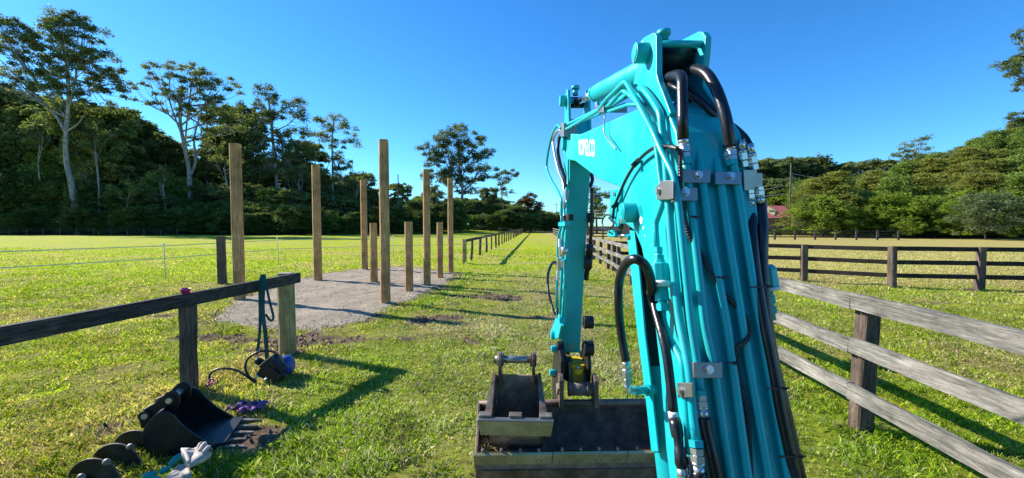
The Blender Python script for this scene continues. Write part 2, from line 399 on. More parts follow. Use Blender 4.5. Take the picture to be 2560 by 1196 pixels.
am = nt.nodes.new('ShaderNodeMath'); am.operation = 'MULTIPLY_ADD'; nt.links.new(n_tiny, am.inputs[0]); am.inputs[1].default_value = .35; nt.links.new(n_fine, am.inputs[2])
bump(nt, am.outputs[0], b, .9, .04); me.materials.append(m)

# ------------------------------------------------------------------ grass blades (one object, nobody could count them)
def leaf_material(name, trans=.45, rough=.6, spec=.25, gain=1.0):
    m = bpy.data.materials.new(name); m.use_nodes = True; nt = m.node_tree
    b = nt.nodes['Principled BSDF']; ca = nt.nodes.new('ShaderNodeVertexColor'); ca.layer_name = 'tint'
    b.inputs['Roughness'].default_value = rough; b.inputs['Specular IOR Level'].default_value = spec
    nt.links.new(ca.outputs[0], b.inputs['Base Color'])
    tr = nt.nodes.new('ShaderNodeBsdfTranslucent'); mx = nt.nodes.new('ShaderNodeMixShader'); mx.inputs[0].default_value = trans
    bc = nt.nodes.new('ShaderNodeMix'); bc.data_type = 'RGBA'; bc.blend_type = 'MULTIPLY'; bc.inputs[0].default_value = 1
    nt.links.new(ca.outputs[0], bc.inputs[6]); bc.inputs[7].default_value = (1.25 * gain, 1.2 * gain, .55 * gain, 1)
    nt.links.new(bc.outputs[2], tr.inputs[0]); nt.links.new(b.outputs[0], mx.inputs[1]); nt.links.new(tr.outputs[0], mx.inputs[2])
    nt.links.new(mx.outputs[0], nt.nodes['Material Output'].inputs[0]); return m
M['grass'] = leaf_material('grass_blade', .45, .48, .32)
M['leaf'] = leaf_material('gum_leaf', .44, .62, .16)
M['leafbright'] = leaf_material('shrub_leaf', .4, .6, .15)

def face_mesh(name, verts, nper, tints, mat_, polys=None):
    """verts (N, nper, 3): one n-gon each; tints (N,3)"""
    N = len(verts); me = bpy.data.meshes.new(name)
    me.vertices.add(N * nper); me.vertices.foreach_set('co', verts.reshape(-1).astype(np.float32))
    me.loops.add(N * nper); me.loops.foreach_set('vertex_index', np.arange(N * nper, dtype=np.int32))
    me.polygons.add(N); me.polygons.foreach_set('loop_start', np.arange(0, N * nper, nper, dtype=np.int32))
    me.update(calc_edges=True)
    at = me.color_attributes.new('tint', 'FLOAT_COLOR', 'POINT')
    c = np.ones((N, nper, 4), np.float32); c[:, :, :3] = tints[:, None, :]
    at.data.foreach_set('color', c.reshape(-1)); me.materials.append(mat_); return me

POSTS = [(G(a, b).x, G(a, b).y) for a, b in ((599, 752), (795, 702), (912, 675), (964, 761), (1068, 714), (1127, 682), (556, 711), (465, 985), (715, 888), (1163, 661))] + [(2.98, 3.98), (3.05, 6.43), (9.1, 14.7), (10.9, 13.4), (13.07, 13.05)]
NB = 560000
Yb = 1.9 * (34 / 1.9) ** (rng.random(NB) ** 1.0)
Xb = (rng.random(NB) * 2 - 1) * (Yb * 1.32 + 1.2) + .04 * Yb
pz = pad(Xb, Yb); sz = soil(Xb, Yb); dz = dry(Xb, Yb)
clump = fbm(Xb, Yb, .28, 31, 3)
bare = sstep(.50, .66, fbm(Xb, Yb, .42, 61, 3)) * sstep(.35, .6, fbm(Xb, Yb, 2.6, 63, 3) + .12)
keep = (rng.random(NB) < 1 - .8 * bare) & (rng.random(NB) < (1 - np.clip(pz * 1.05, 0, .995))) & (rng.random(NB) < (1 - .86 * sz)) & (rng.random(NB) < sstep(.22, .5, clump) * .75 + .25)
_b = G(405, 1148); _c, _s = math.cos(R(19.5)), math.sin(R(19.5)); _e = (Xb - _b.x) * _c + (Yb - _b.y) * _s; _l = -(Xb - _b.x) * _s + (Yb - _b.y) * _c
keep &= ~((_e > -.10) & (_e < .80) & (_l > -.06) & (_l < .60) & (rng.random(NB) < .93))       # grass is squashed flat under the dumped bucket
Xb, Yb, dz, clump, sz = Xb[keep], Yb[keep], dz[keep], clump[keep], sz[keep]; n = len(Xb)
Zb = ground_z(Xb, Yb) - .004
tall = sstep(.5, .75, clump) * (1 - dz * .6)
edge_pad = sstep(.9, .1, np.abs(pad_sd(Xb, Yb) + .35)) * (Xb > -2.5 - .0 * Yb)
lush = sstep(.45, .6, fbm(Xb, Yb, 1.5, 41, 3))
H = .66 * (.020 + .034 * rng.random(n) + .045 * tall * rng.random(n) + .03 * lush * rng.random(n) + .05 * edge_pad * rng.random(n)) * (1 + Yb / 40)
# longer grass along the fence lines and round the dumped gear
fl = np.exp(-((Xb - 2.9) / .3) ** 2) + np.exp(-((Xb + 3.55) / .35) ** 2) * (Yb < 6.5) + np.exp(-(((Xb + 2.2) / .9) ** 2 + ((Yb - 3.2) / .8) ** 2)) * .8
for qx, qy in POSTS: fl = fl + np.exp(-(((Xb - qx) / .22) ** 2 + ((Yb - qy) / .22) ** 2)) * 1.6
H = H * (1 + .9 * np.clip(fl, 0, 1.6) * rng.random(n))
W = (.0030 + .0040 * rng.random(n)) * (.60 + Yb / 3.6) ; W = np.minimum(W, .03)
ang = rng.random(n) * 2 * np.pi; lean = .35 + rng.random(n) * 1.0; la = rng.random(n) * 2 * np.pi
sx, sy = np.cos(ang) * W / 2, np.sin(ang) * W / 2
lx, ly = np.cos(la) * H * lean, np.sin(la) * H * lean
base = np.stack([Xb, Yb, Zb], -1)
V = np.zeros((n, 5, 3))
V[:, 0] = base + np.stack([-sx, -sy, 0 * sx], -1); V[:, 1] = base + np.stack([sx, sy, 0 * sx], -1)
mid = base + np.stack([lx * .35, ly * .35, H * .65], -1)
V[:, 2] = mid + np.stack([sx * .8, sy * .8, 0 * sx], -1); V[:, 3] = base + np.stack([lx, ly, H], -1); V[:, 4] = mid - np.stack([sx * .8, sy * .8, 0 * sx], -1)
t = rng.random((n, 1)); g1, g2, g3 = np.array([.10, .22, .012]), np.array([.52, .66, .03]), np.array([.74, .64, .30])
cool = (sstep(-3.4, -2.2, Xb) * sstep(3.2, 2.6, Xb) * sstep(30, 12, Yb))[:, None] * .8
tint = g1 * (1 - t) + g2 * t
isdry = (rng.random(n) < np.clip(.08 + dz * .75 + sz * .2, 0, .85))[:, None]
tint = np.where(isdry, g3 * (.55 + .6 * rng.random((n, 1))), tint)
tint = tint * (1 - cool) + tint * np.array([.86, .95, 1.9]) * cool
tint *= (.82 + .36 * fbm(Xb, Yb, 3, 51, 3))[:, None]
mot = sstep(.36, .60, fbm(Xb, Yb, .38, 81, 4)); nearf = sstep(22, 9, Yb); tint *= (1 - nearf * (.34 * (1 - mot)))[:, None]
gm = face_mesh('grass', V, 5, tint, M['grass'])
grass = bpy.data.objects.new('grass', gm); C.objects.link(grass)
tag(grass, 'short green and straw coloured paddock grass over the near ground', 'grass', kind='stuff')
# gravel stones on the pad edges
ns = 6500; k = rng.integers(0, len(PADXY), ns); tt = rng.random(ns)
A = PADXY[k]; B = PADXY[(k + 1) % len(PADXY)]; pp = A + (B - A) * tt[:, None] + rng.normal(0, .28, (ns, 2))
k2 = ns * 2 // 3; lo, hi = PADXY.min(0), PADXY.max(0)
pp[k2:] = lo + (hi - lo) * rng.random((ns - k2, 2))
kk = pad(pp[:, 0], pp[:, 1]) > .3; pp = pp[kk]; ns = len(pp); zz = ground_z(pp[:, 0], pp[:, 1])
octv = np.array([(1, 0, 0), (0, 1, 0), (-1, 0, 0), (0, -1, 0), (0, 0, .8), (0, 0, -.6)]); octf = [(0, 1, 4), (1, 2, 4), (2, 3, 4), (3, 0, 4), (1, 0, 5), (2, 1, 5), (3, 2, 5), (0, 3, 5)]
sizes = (.005 + .014 * rng.random(ns) ** 2)
VV = (octv[None] * (.6 + .7 * rng.random((ns, 6, 1)))) * sizes[:, None, None]; VV += np.stack([pp[:, 0], pp[:, 1], zz + sizes * .3], -1)[:, None, :]
tri = VV[:, octf, :].reshape(-1, 3, 3); tn = np.repeat((.16 + .26 * rng.random(ns))[:, None], 8, 0)
tn = tn * np.array([[1.12, .90, .70]])
ms, nts, bs = mat('gravel_stone'); cas = nts.nodes.new('ShaderNodeVertexColor'); cas.layer_name = 'tint'; nts.links.new(cas.outputs[0], bs.inputs['Base Color']); bs.inputs['Roughness'].default_value = .9
sm_ = face_mesh('gravel', tri, 3, tn, ms)
gravel = bpy.data.objects.new('gravel', sm_); C.objects.link(gravel); tag(gravel, 'loose grey crushed gravel strewn over the pad', 'gravel', kind='stuff')
# soil clods
ns = 16000; xs = rng.uniform(-9, 4, ns); ys = rng.uniform(2.4, 16, ns)
kk = (soil(xs, ys) > .5) & (pad(xs, ys) < .4); xs, ys = xs[kk], ys[kk]; ns = len(xs); zz = ground_z(xs, ys)
sizes = .008 + .028 * rng.random(ns) ** 2
VV = (octv[None] * (.5 + .8 * rng.random((ns, 6, 1)))) * sizes[:, None, None]; VV += np.stack([xs, ys, zz + sizes * .3], -1)[:, None, :]
tri = VV[:, octf, :].reshape(-1, 3, 3); tn = np.repeat((.07 + .16 * rng.random(ns))[:, None], 8, 0) * np.array([[1.15, .78, .52]])
cm_ = face_mesh('soil_clods', tri, 3, tn, ms)
clods = bpy.data.objects.new('soil_clods', cm_); C.objects.link(clods); tag(clods, 'brown crumbs of turned soil among the grass', 'soil', kind='stuff')
# ------------------------------------------------------------------ trees
def leaf_cloud(centers, radii, per, size, tints, seed=0, droop=.3, flat=.35):
    """leaf faces scattered in flattened clumps; centers (K,3) radii (K,) -> verts (N,4,3), tint (N,3)"""
    g = np.random.default_rng(seed); K = len(centers); c = np.repeat(centers, per, 0); r = np.repeat(radii, per); n = len(c)
    d = g.normal(0, 1, (n, 3)); d /= np.linalg.norm(d, axis=1)[:, None]
    rad = g.random(n) ** .45
    lob = 1 + .45 * np.sin(d[:, 0] * 5 + np.repeat(g.random(K) * 9, per)) * np.cos(d[:, 1] * 6 + np.repeat(g.random(K) * 9, per))
    off = d * (rad * r * lob)[:, None]; off[:, 2] *= flat; off[:, 2] = np.where(off[:, 2] < 0, off[:, 2] * .7, off[:, 2] * 1.2); off[:, 2] -= np.hypot(off[:, 0], off[:, 1]) * .18
    # ragged edge: pull some leaves into sprays
    spr = g.random(n) < .15; off[spr] *= 1.35
    p = c + off
    a = g.normal(0, 1, (n, 3)); a[:, 2] *= .55; a /= np.linalg.norm(a, axis=1)[:, None]
    b = g.normal(0, 1, (n, 3)); b -= a * (a * b).sum(1)[:, None]; b /= np.linalg.norm(b, axis=1)[:, None]
    s = (size * (.6 + .8 * g.random(n)))[:, None]
    V = np.stack([p - a * s, p + b * s * .42, p + a * s, p - b * s * .42], 1)
    ct = np.repeat(g.random(K), per); ct2 = g.random(n)
    t0, t1, t2 = [np.array(t) for t in tints]
    mixv = np.clip(ct * .6 + ct2 * .5, 0, 1)[:, None]
    tint = np.where(mixv < .5, t0 + (t1 - t0) * mixv * 2, t1 + (t2 - t1) * (mixv * 2 - 1))
    return V, tint
GUM = ((.055, .085, .034), (.115, .16, .06), (.23, .27, .115))
GUMBR = ((.075, .115, .036), (.16, .205, .065), (.30, .33, .13))
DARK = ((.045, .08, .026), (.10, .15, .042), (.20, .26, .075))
OLIVE = ((.10, .125, .026), (.20, .225, .045), (.36, .35, .08))
BRIGHT = ((.07, .12, .016), (.17, .25, .03), (.32, .38, .05))
MIDG = ((.07, .12, .026), (.16, .24, .048), (.31, .39, .09))
BLUEG = ((.07, .10, .05), (.13, .17, .08), (.22, .26, .13))
RUSSET = ((.10, .05, .015), (.22, .10, .02), (.36, .18, .04))
bark_w = wood_mat('smooth_pale_gum_bark', (.20, .18, .16), (.36, .34, .32), (.50, .48, .46), 'z', fine=.06)
bark_d = wood_mat('dark_rough_bark', (.035, .028, .022), (.07, .058, .048), (.13, .11, .09), 'z', fine=.06)

def kmeans(P_, k, g, it=8):
    c = P_[g.choice(len(P_), k, replace=False)]
    for _ in range(it):
        lab = np.argmin(((P_[:, None] - c[None]) ** 2).sum(-1), 1)
        for j in range(k):
            if (lab == j).any(): c[j] = P_[lab == j].mean(0)
    return lab, c
def wood_skeleton(mb, trunk, r0, r1, targets, seed, k=6, rb=.12):
    """trunk polyline, then limbs to the clump centres through cluster centres"""
    g = np.random.default_rng(seed); tp = smooth_path(trunk, 5); m = len(tp)
    mb.tube(tp, [r0 + (r1 - r0) * (i / (m - 1)) ** .8 for i in range(m)], 9)
    T = np.array(targets); k = min(k, max(1, len(T) // 2))
    lab, cen = kmeans(T, k, g)
    for j in range(k):
        pts = T[lab == j]
        if not len(pts): continue
        c = Vector(cen[j]); zc = c.z
        fr = g.uniform(.55, 1.0); st = tp[int(fr * (m - 1))]
        st = min(tp[int(.45 * m):], key=lambda q: abs(q.z - (st.z * .5 + min(st.z, zc) * .5)))
        md = st.lerp(c, .5); hor = Vector((c.x - st.x, c.y - st.y, 0))
        md.z = st.z + (c.z - st.z) * .42; md += Vector(g.normal(0, .35, 3))
        c2 = st.lerp(c, .86); path = smooth_path([st, md, c2], 4)
        rl = min(r1 * .8, rb * (1 + len(pts) * .08)); n = len(path)
        mb.tube(path, [rl + (rl * .4 - rl) * i / (n - 1) for i in range(n)], 6)
        for p in pts:
            q = Vector(p); s2 = path[int(g.uniform(.45, .98) * (n - 1))]
            m2 = s2.lerp(q, .5) + Vector(g.normal(0, .25, 3)); m2.z -= .12 * (q - s2).length
            sp_ = smooth_path([s2, m2, q], 3); kk = len(sp_)
            mb.tube(sp_, [rl * .38 + (rl * .1 - rl * .38) * i / (kk - 1) for i in range(kk)], 4, cap=False)
def sample_ellipses(ells, Y, depth, dens, seed):
    g = np.random.default_rng(seed); out = []
    for (cx, cy, rx, ry) in ells:
        c = P(cx, cy, Y); s = Y / F; k = max(3, int(4.4 * dens * math.pi * rx * ry * s * s))
        for _ in range(k):
            a = g.random() * 2 * math.pi; rr = g.random() ** .5
            out.append((c.x + math.cos(a) * rr * rx * s, c.y + g.normal(0, depth * .4), c.z + math.sin(a) * rr * ry * s))
    return out
def hero_tree(name, label, trunk_px, Y, ells, r0, tints, seed, dens=.12, rad=(1.0, 1.9), per=190, size=.32, bark=bark_w, depth=4.0, k=7, cat='tree', group=None, flat=.42, extra=()):
    tr = [P(x, y, Y) for x, y in trunk_px]
    bx, by = tr[0].x, tr[0].y; gz = float(ground_z(np.array([bx]), np.array([by]))[0])
    tr = [Vector((bx, by, gz - .2))] + tr[1:] if tr[0].z > gz - .5 else tr
    g = np.random.default_rng(seed + 5); T = sample_ellipses(ells, Y, depth, dens, seed)
    root = empty(name, (bx, by, gz), label, cat, group)
    w = MB(); wood_skeleton(w, tr, r0, r0 * .45, T, seed, k, r0 * .30)
    for e in extra:
        pts = smooth_path([P(x, y, Y) for x, y in e[0]], 4); n = len(pts)
        w.tube(pts, [e[1] * (1 - .75 * i / (n - 1)) for i in range(n)], 6)
    w.build('trunk', bark, root)
    size = size * .72; flat = min(.75, flat * 1.45)
    V, t = leaf_cloud(np.array(T), g.uniform(rad[0] * .72, rad[1] * .78, len(T)), int(per * .8), size, tints, seed, flat=flat)
    V -= np.array([bx, by, gz]); me = face_mesh('crown', V, 4, t, M['leaf'])
    o = bpy.data.objects.new('crown', me); C.objects.link(o); o.parent = root
    return root

hero_tree('gum_tree', 'tallest gum tree on the left edge, straight pale trunk and layered spreading crown', [(192, 560), (182, 480), (166, 400), (166, 330), (172, 240), (165, 120)], 84,
          [(160, 45, 55, 18), (205, 85, 55, 25), (160, 75, 40, 25), (120, 110, 75, 22), (45, 85, 50, 20), (5, 60, 40, 18), (230, 140, 60, 20), (30, 125, 60, 22), (150, 150, 70, 20), (270, 180, 45, 16), (95, 175, 60, 18),
           (215, 185, 60, 18), (300, 215, 30, 12), (10, 190, 40, 22), (60, 215, 50, 14), (130, 215, 50, 15), (190, 225, 50, 14), (260, 225, 40, 14), (230, 260, 50, 14)], .62, GUM, 1, .17, (1.0, 1.9), 200, .30, k=12, flat=.38,
          extra=[([(166, 335), (140, 290), (90, 240), (40, 190), (0, 150)], .36), ([(165, 330), (195, 310), (215, 280)], .2)])
hero_tree('gum_tree', 'umbrella shaped gum tree with forked pale trunk, left of the first tall timber post', [(476, 535), (474, 450), (472, 420), (462, 370), (450, 300), (455, 220)], 96,
          [(385, 165, 38, 9), (455, 162, 45, 10), (500, 178, 45, 12), (555, 205, 40, 12), (585, 228, 18, 10), (430, 195, 60, 13), (500, 215, 60, 14), (395, 220, 40, 10), (460, 240, 60, 12), (540, 250, 45, 12), (375, 260, 35, 9),
           (500, 275, 50, 12), (570, 285, 35, 14), (430, 280, 40, 10), (545, 320, 35, 12), (590, 320, 25, 12), (350, 215, 25, 7), (520, 345, 30, 10)], .62, GUMBR, 2, .16, (1.0, 1.8), 170, .30, k=12, flat=.34,
          extra=[([(476, 440), (490, 400), (485, 350), (500, 290), (520, 240)], .36), ([(487, 400), (510, 365), (540, 340)], .2)])
hero_tree('gum_tree', 'bushy topped gum tree between the two leftmost tall timber posts', [(700, 560), (690, 430), (680, 330), (672, 250)], 104,
          [(662, 222, 25, 8), (675, 240, 30, 14), (735, 262, 35, 14), (640, 262, 28, 12), (700, 285, 45, 14), (755, 290, 18, 10), (655, 300, 35, 12), (715, 330, 45, 12), (625, 345, 40, 14), (680, 350, 45, 16), (740, 365, 40, 14),
           (700, 390, 50, 16), (640, 390, 45, 16), (600, 310, 22, 10), (765, 330, 30, 9), (775, 385, 22, 10), (660, 430, 45, 16), (720, 430, 45, 16)], .5, GUM, 3, .16, (1.0, 2.0), 170, .32, k=12, flat=.5)
hero_tree('gum_tree', 'slender gum tree with a narrow rounded crown behind the second tall post', [(833, 560), (832, 430), (830, 350), (835, 300)], 112,
          [(835, 292, 22, 7), (830, 305, 35, 12), (860, 325, 30, 14), (878, 352, 18, 10), (815, 335, 35, 12), (845, 360, 40, 12), (830, 390, 35, 12), (860, 410, 30, 12), (895, 440, 22, 10), (820, 430, 40, 14), (865, 455, 40, 14), (800, 300, 16, 7), (910, 455, 14, 7), (845, 485, 40, 14)], .33, GUMBR, 4, .15, (.9, 1.8), 150, .30, k=10, flat=.45)
hero_tree('gum_tree', 'large open gum tree standing alone behind the right row of posts', [(1150, 562), (1152, 510), (1156, 480), (1150, 430), (1145, 350)], 124,
          [(1140, 318, 22, 8), (1130, 335, 30, 12), (1165, 330, 20, 8), (1100, 345, 22, 10), (1085, 375, 35, 16), (1140, 365, 45, 16), (1185, 355, 30, 12), (1210, 345, 12, 8), (1215, 385, 22, 14), (1175, 395, 40, 16), (1120, 400, 50, 16), (1075, 405, 25, 12),
           (1150, 425, 50, 14), (1205, 420, 28, 10), (1100, 435, 40, 12), (1190, 445, 40, 10), (1140, 455, 45, 12), (1080, 445, 28, 10), (1165, 475, 30, 8)], .55, GUM, 5, .14, (1.1, 2.1), 170, .36, k=12, flat=.5,
          extra=[([(1156, 480), (1185, 455), (1210, 430)], .3), ([(1155, 490), (1175, 475), (1200, 470), (1230, 478)], .2)])
hero_tree('gum_tree', 'small round headed gum tree just right of the lone large gum', [(1256, 560), (1255, 500), (1252, 460)], 128,
          [(1258, 428, 24, 8), (1240, 440, 16, 8), (1280, 437, 16, 7), (1262, 450, 20, 8), (1248, 468, 16, 8), (1265, 480, 16, 8)], .25, GUM, 6, .2, (1.0, 1.7), 130, .33, k=4)
hero_tree('autumn_tree', 'tree with orange autumn leaves at the far end of the paddock', [(1328, 575), (1328, 530), (1326, 500)], 126,
          [(1325, 492, 14, 8), (1318, 505, 22, 9), (1332, 515, 22, 10)], .2, RUSSET, 7, .4, (1.0, 1.7), 130, .33, bark=bark_d, k=3)
hero_tree('gum_tree', 'pale many stemmed gum tree between the two rightmost tall posts', [(1098, 568), (1096, 540), (1092, 500), (1088, 470)], 122,
          [(1090, 470, 22, 10), (1075, 490, 20, 9), (1105, 485, 14, 8)], .22, GUMBR, 8, .15, (.9, 1.5), 110, .3, k=3,
          extra=[([(1098, 568), (1108, 530), (1112, 490)], .16), ([(1098, 568), (1088, 530), (1076, 495)], .16), ([(1099, 560), (1115, 540), (1128, 515)], .12)])
hero_tree('gum_tree', 'wide flat topped gum tree rising above the right hand ridge', [(2285, 470), (2282, 420), (2290, 370)], 150,
          [(2298, 345, 14, 4), (2290, 358, 24, 6), (2268, 372, 28, 6), (2305, 374, 24, 6), (2245, 385, 20, 5), (2285, 388, 35, 7), (2320, 388, 18, 5), (2270, 402, 34, 7)], .35, GUMBR, 9, .13, (1.2, 2.1), 120, .36, k=6, flat=.35)
hero_tree('gum_tree', 'tall gum tree cut off by the right edge, leafy branch hanging in the sky', [(2760, 600), (2740, 400), (2700, 240), (2660, 150)], 62,
          [(2555, 130, 20, 18), (2545, 155, 22, 20), (2530, 175, 10, 10), (2565, 175, 20, 20), (2600, 120, 40, 30), (2640, 90, 60, 40), (2680, 170, 60, 40), (2580, 210, 18, 20), (2560, 200, 10, 8), (2720, 250, 60, 40)], .5, GUM, 10, .5, (.5, .9), 150, .2, k=9, flat=.6)
hero_tree('gum_tree', 'gum tree crown on the ridge at the right edge, below the hanging branch', [(2570, 400), (2568, 340), (2560, 300)], 120,
          [(2540, 284, 24, 4), (2570, 282, 24, 4), (2525, 298, 20, 4), (2560, 300, 34, 6), (2535, 312, 20, 5), (2600, 300, 30, 8)], .3, GUM, 11, .3, (1.0, 1.6), 120, .32, k=5, flat=.4)
hero_tree('gum_tree', 'dark leafy gum tree seen between the excavator arm and its boom', [(1492, 575), (1490, 520), (1488, 485)], 95,
          [(1485, 478, 16, 7), (1500, 490, 18, 8), (1480, 500, 20, 9), (1500, 515, 22, 9), (1485, 530, 24, 9)], .25, DARK, 12, .35, (1.0, 1.7), 140, .3, bark=bark_d, k=4)

for k, (pts, Y, ells, r0, lb) in enumerate((
    ([(246, 562), (248, 480), (243, 420), (240, 380)], 86, [(242, 365, 34, 12), (222, 345, 24, 10), (262, 340, 26, 10), (245, 320, 22, 9)], .24, 'slender gum tree with a bare pale trunk just right of the tallest gum'),
    ([(318, 562), (318, 520), (322, 485)], 84, [(320, 470, 24, 9), (300, 482, 16, 7), (342, 478, 16, 7), (322, 455, 16, 7)], .14, 'small gum sapling at the dark forest edge left of the umbrella shaped gum'),
    ([(415, 560), (412, 500), (405, 460)], 86, [(400, 445, 26, 10), (420, 430, 24, 10), (385, 430, 18, 8)], .16, 'thin pale gum tree below the left side of the umbrella shaped gum'),
    ([(572, 540), (568, 470), (560, 420)], 98, [(555, 400, 28, 10), (575, 380, 26, 10), (540, 372, 22, 8), (592, 405, 18, 8)], .22, 'thin pale gum tree directly behind the first tall timber post'),
    ([(893, 560), (890, 510), (894, 470)], 104, [(895, 458, 20, 8), (880, 446, 18, 8), (908, 470, 14, 6)], .16, 'small pale trunked gum tree behind the far left tall post'),
    ([(108, 562), (104, 490), (96, 420), (100, 360)], 88, [(95, 345, 34, 12), (70, 325, 26, 10), (120, 318, 28, 10), (92, 298, 24, 10)], .22, 'leaning gum tree with a thin pale trunk left of the tallest gum'),
    ([(752, 560), (750, 500), (746, 455)], 100, [(745, 440, 28, 10), (765, 425, 22, 9), (728, 425, 20, 8)], .2, 'thin pale gum tree between the bushy gum and the second tall post'))):
    hero_tree('gum_tree', lb, pts, Y, ells, r0, GUMBR, 40 + k, .2, (.8, 1.5), 150, .28, k=4, flat=.45)
# prototypes for the forest, 1 unit tall, copied many times
def proto_tree(name, seed, style, tints, nclump, per, size, crown, bark, trunk_r):
    g = np.random.default_rng(seed); T = []; R_ = []
    for i in range(nclump):
        if style == 'gum':
            zz = .52 + .46 * g.random() ** .7; w = crown * (.25 + .9 * math.sin(min(1, (zz - .45) / .55) * math.pi * .8))
        elif style == 'layer':
            zz = .18 + .8 * g.random() ** .9; zz = .6 * zz + .4 * round(zz * 9) / 9 + g.normal(0, .012); w = crown * (1.08 - zz) * .95 + .05
        else:
            zz = .12 + .84 * g.random() ** .8; w = crown * math.sqrt(max(.03, 1 - ((zz - .45) / .58) ** 2))
        a = g.random() * 2 * math.pi; rr = g.random() ** .5 * w
        T.append((math.cos(a) * rr, math.sin(a) * rr, zz)); R_.append(g.uniform(.035, .085) * (1.25 if style != 'gum' else 1))
    T = np.array(T); S = 10.0
    w = MB(); top = Vector((g.normal(0, .03), g.normal(0, .03), .72)) * S
    tr = [Vector((0, 0, -.15 * S)), Vector((g.normal(0, .015) * S, g.normal(0, .015) * S, .35 * S)), top]
    wood_skeleton(w, tr, trunk_r * S, trunk_r * S * .4, T * S, seed, 5, trunk_r * S * .3)
    root = bpy.data.objects.new(name, None); root.empty_display_size = .1
    wme = w.build('trunk', bark); C.objects.unlink(wme); wme.parent = root
    V, t = leaf_cloud(T * S, np.array(R_) * S, int(per * 1.25), size * .66, tints, seed, flat={'gum': .5, 'layer': .40, 'bush': .75}[style])
    me = face_mesh('crown', V, 4, t, M['leafbright'] if tints in (BRIGHT, MIDG, BLUEG, OLIVE, GUMBR) else M['leaf'])
    cr = bpy.data.objects.new('crown', me); cr.parent = root
    return root, (wme, cr)
def place_tree(proto, x, y, h, label, cat, group, name=None, squash=1.0, zoff=0):
    root, parts = proto; r = bpy.data.objects.new(name or root.name, None); C.objects.link(r); r.empty_display_size = .1
    z = float(hill(np.array([x]), np.array([y]))[0]) + zoff
    r.location = (x, y, z); r.rotation_euler = (0, 0, random.random() * 6.28); s = h / 10.0
    r.scale = (s * squash, s * squash, s)
    for p in parts:
        c = p.copy(); C.objects.link(c); c.parent = r
    return tag(r, label, cat, group)
PG = [proto_tree('gum_tree', 101 + i, 'gum', GUM, 80, 130, .26, .26, bark_w, .013) for i in range(3)]
PGB = [proto_tree('gum_tree', 111 + i, 'gum', GUMBR, 80, 130, .26, .26, bark_w, .012) for i in range(2)]
PD_ = [proto_tree('forest_tree', 121 + i, 'bush', DARK, 150, 100, .26, .30, bark_d, .014) for i in range(3)]
PM_ = [proto_tree('forest_tree', 131 + i, 'bush', MIDG, 150, 100, .26, .30, bark_d, .014) for i in range(2)]
PO_ = [proto_tree('tea_tree', 141 + i, 'layer', OLIVE, 150, 110, .20, .50, bark_d, .014) for i in range(3)]
PB_ = [proto_tree('shrub', 151 + i, 'bush', BRIGHT, 110, 80, .30, .46, bark_d, .012) for i in range(2)]
PBL = [proto_tree('shrub', 161, 'bush', BLUEG, 110, 110, .24, .42, bark_d, .012)]

def interp(tab, x):
    xs, ys = zip(*tab); return float(np.interp(x, xs, ys))
LSKY = [(-200, 150), (0, 185), (60, 215), (130, 245), (260, 255), (340, 300), (420, 350), (520, 395), (600, 370), (700, 400), (760, 410), (850, 440), (920, 480), (990, 500), (1050, 485), (1120, 500), (1180, 482), (1240, 490), (1290, 500), (1330, 520), (1390, 528), (1430, 530)]
GL = 'trees massed on the forested slope at the left'
def zbase(x, y): return float(hill(np.array([x]), np.array([y]))[0])
nl = 0
for row, (Y, step, hmin, hmax, frac) in enumerate([(88, 52, 9, 15, .42), (97, 58, 13, 21, .62), (112, 52, 16, 25, .80), (132, 50, 14, 26, .93), (155, 50, 14, 28, 1.0)]):
    px = -160 + row * 17
    while px < 1400:
        Yj = Y * (1 + random.uniform(-.03, .03)) + (18 if px > 1180 else 0) + max(0, (px - 700) * .03)
        sky_y = interp(LSKY, px); x = P(px, 500, Yj).x; zb = zbase(x, Yj)
        ztop = EYE.z + (HORIZON - sky_y) / F * Yj * random.uniform(.93, 1.03)
        h = (ztop - zb) * (frac if row < 3 else 1); h = max(min(h, (hmax + 3) * random.uniform(.9, 1.15)), 5)
        if px > 1000: h = max(4, min(ztop - zb, hmax)) * random.uniform(.75, 1.0)
        u = random.random()
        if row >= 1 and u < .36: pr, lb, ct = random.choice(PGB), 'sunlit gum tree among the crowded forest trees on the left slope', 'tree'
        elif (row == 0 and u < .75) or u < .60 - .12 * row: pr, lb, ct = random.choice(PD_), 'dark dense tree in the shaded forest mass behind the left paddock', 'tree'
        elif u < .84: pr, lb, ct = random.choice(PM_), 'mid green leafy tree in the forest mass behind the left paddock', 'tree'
        else: pr, lb, ct = random.choice(PG), 'thin trunked gum tree among the crowded forest trees on the left slope', 'tree'
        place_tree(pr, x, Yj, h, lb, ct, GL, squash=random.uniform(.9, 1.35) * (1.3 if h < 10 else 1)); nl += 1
        px += step * random.uniform(.75, 1.25) * (1.0 if px < 900 else .8)
for px, top, Y in ((20, 205, 100), (75, 225, 104), (245, 250, 92), (275, 262, 100), (330, 292, 100), (385, 330, 108), (250, 330, 90), (420, 345, 110), (520, 372, 108), (592, 262, 112), (612, 330, 108), (640, 395, 106), (765, 352, 116), (748, 400, 110), (790, 420, 112), (905, 430, 120), (885, 462, 116), (935, 470, 122), (1000, 458, 118), (1080, 468, 126), (1225, 470, 132), (870, 440, 124), (560, 340, 118), (130, 262, 96)):
    x = P(px, 500, Y).x; zb = zbase(x, Y); h = EYE.z + (HORIZON - top) / F * Y - zb
    place_tree(random.choice(PG + PGB), x, Y, h, 'gum tree with thin pale trunk rising out of the dark left forest', 'tree', 'gum trees rising out of the left forest', squash=random.uniform(.75, 1.0)); nl += 1
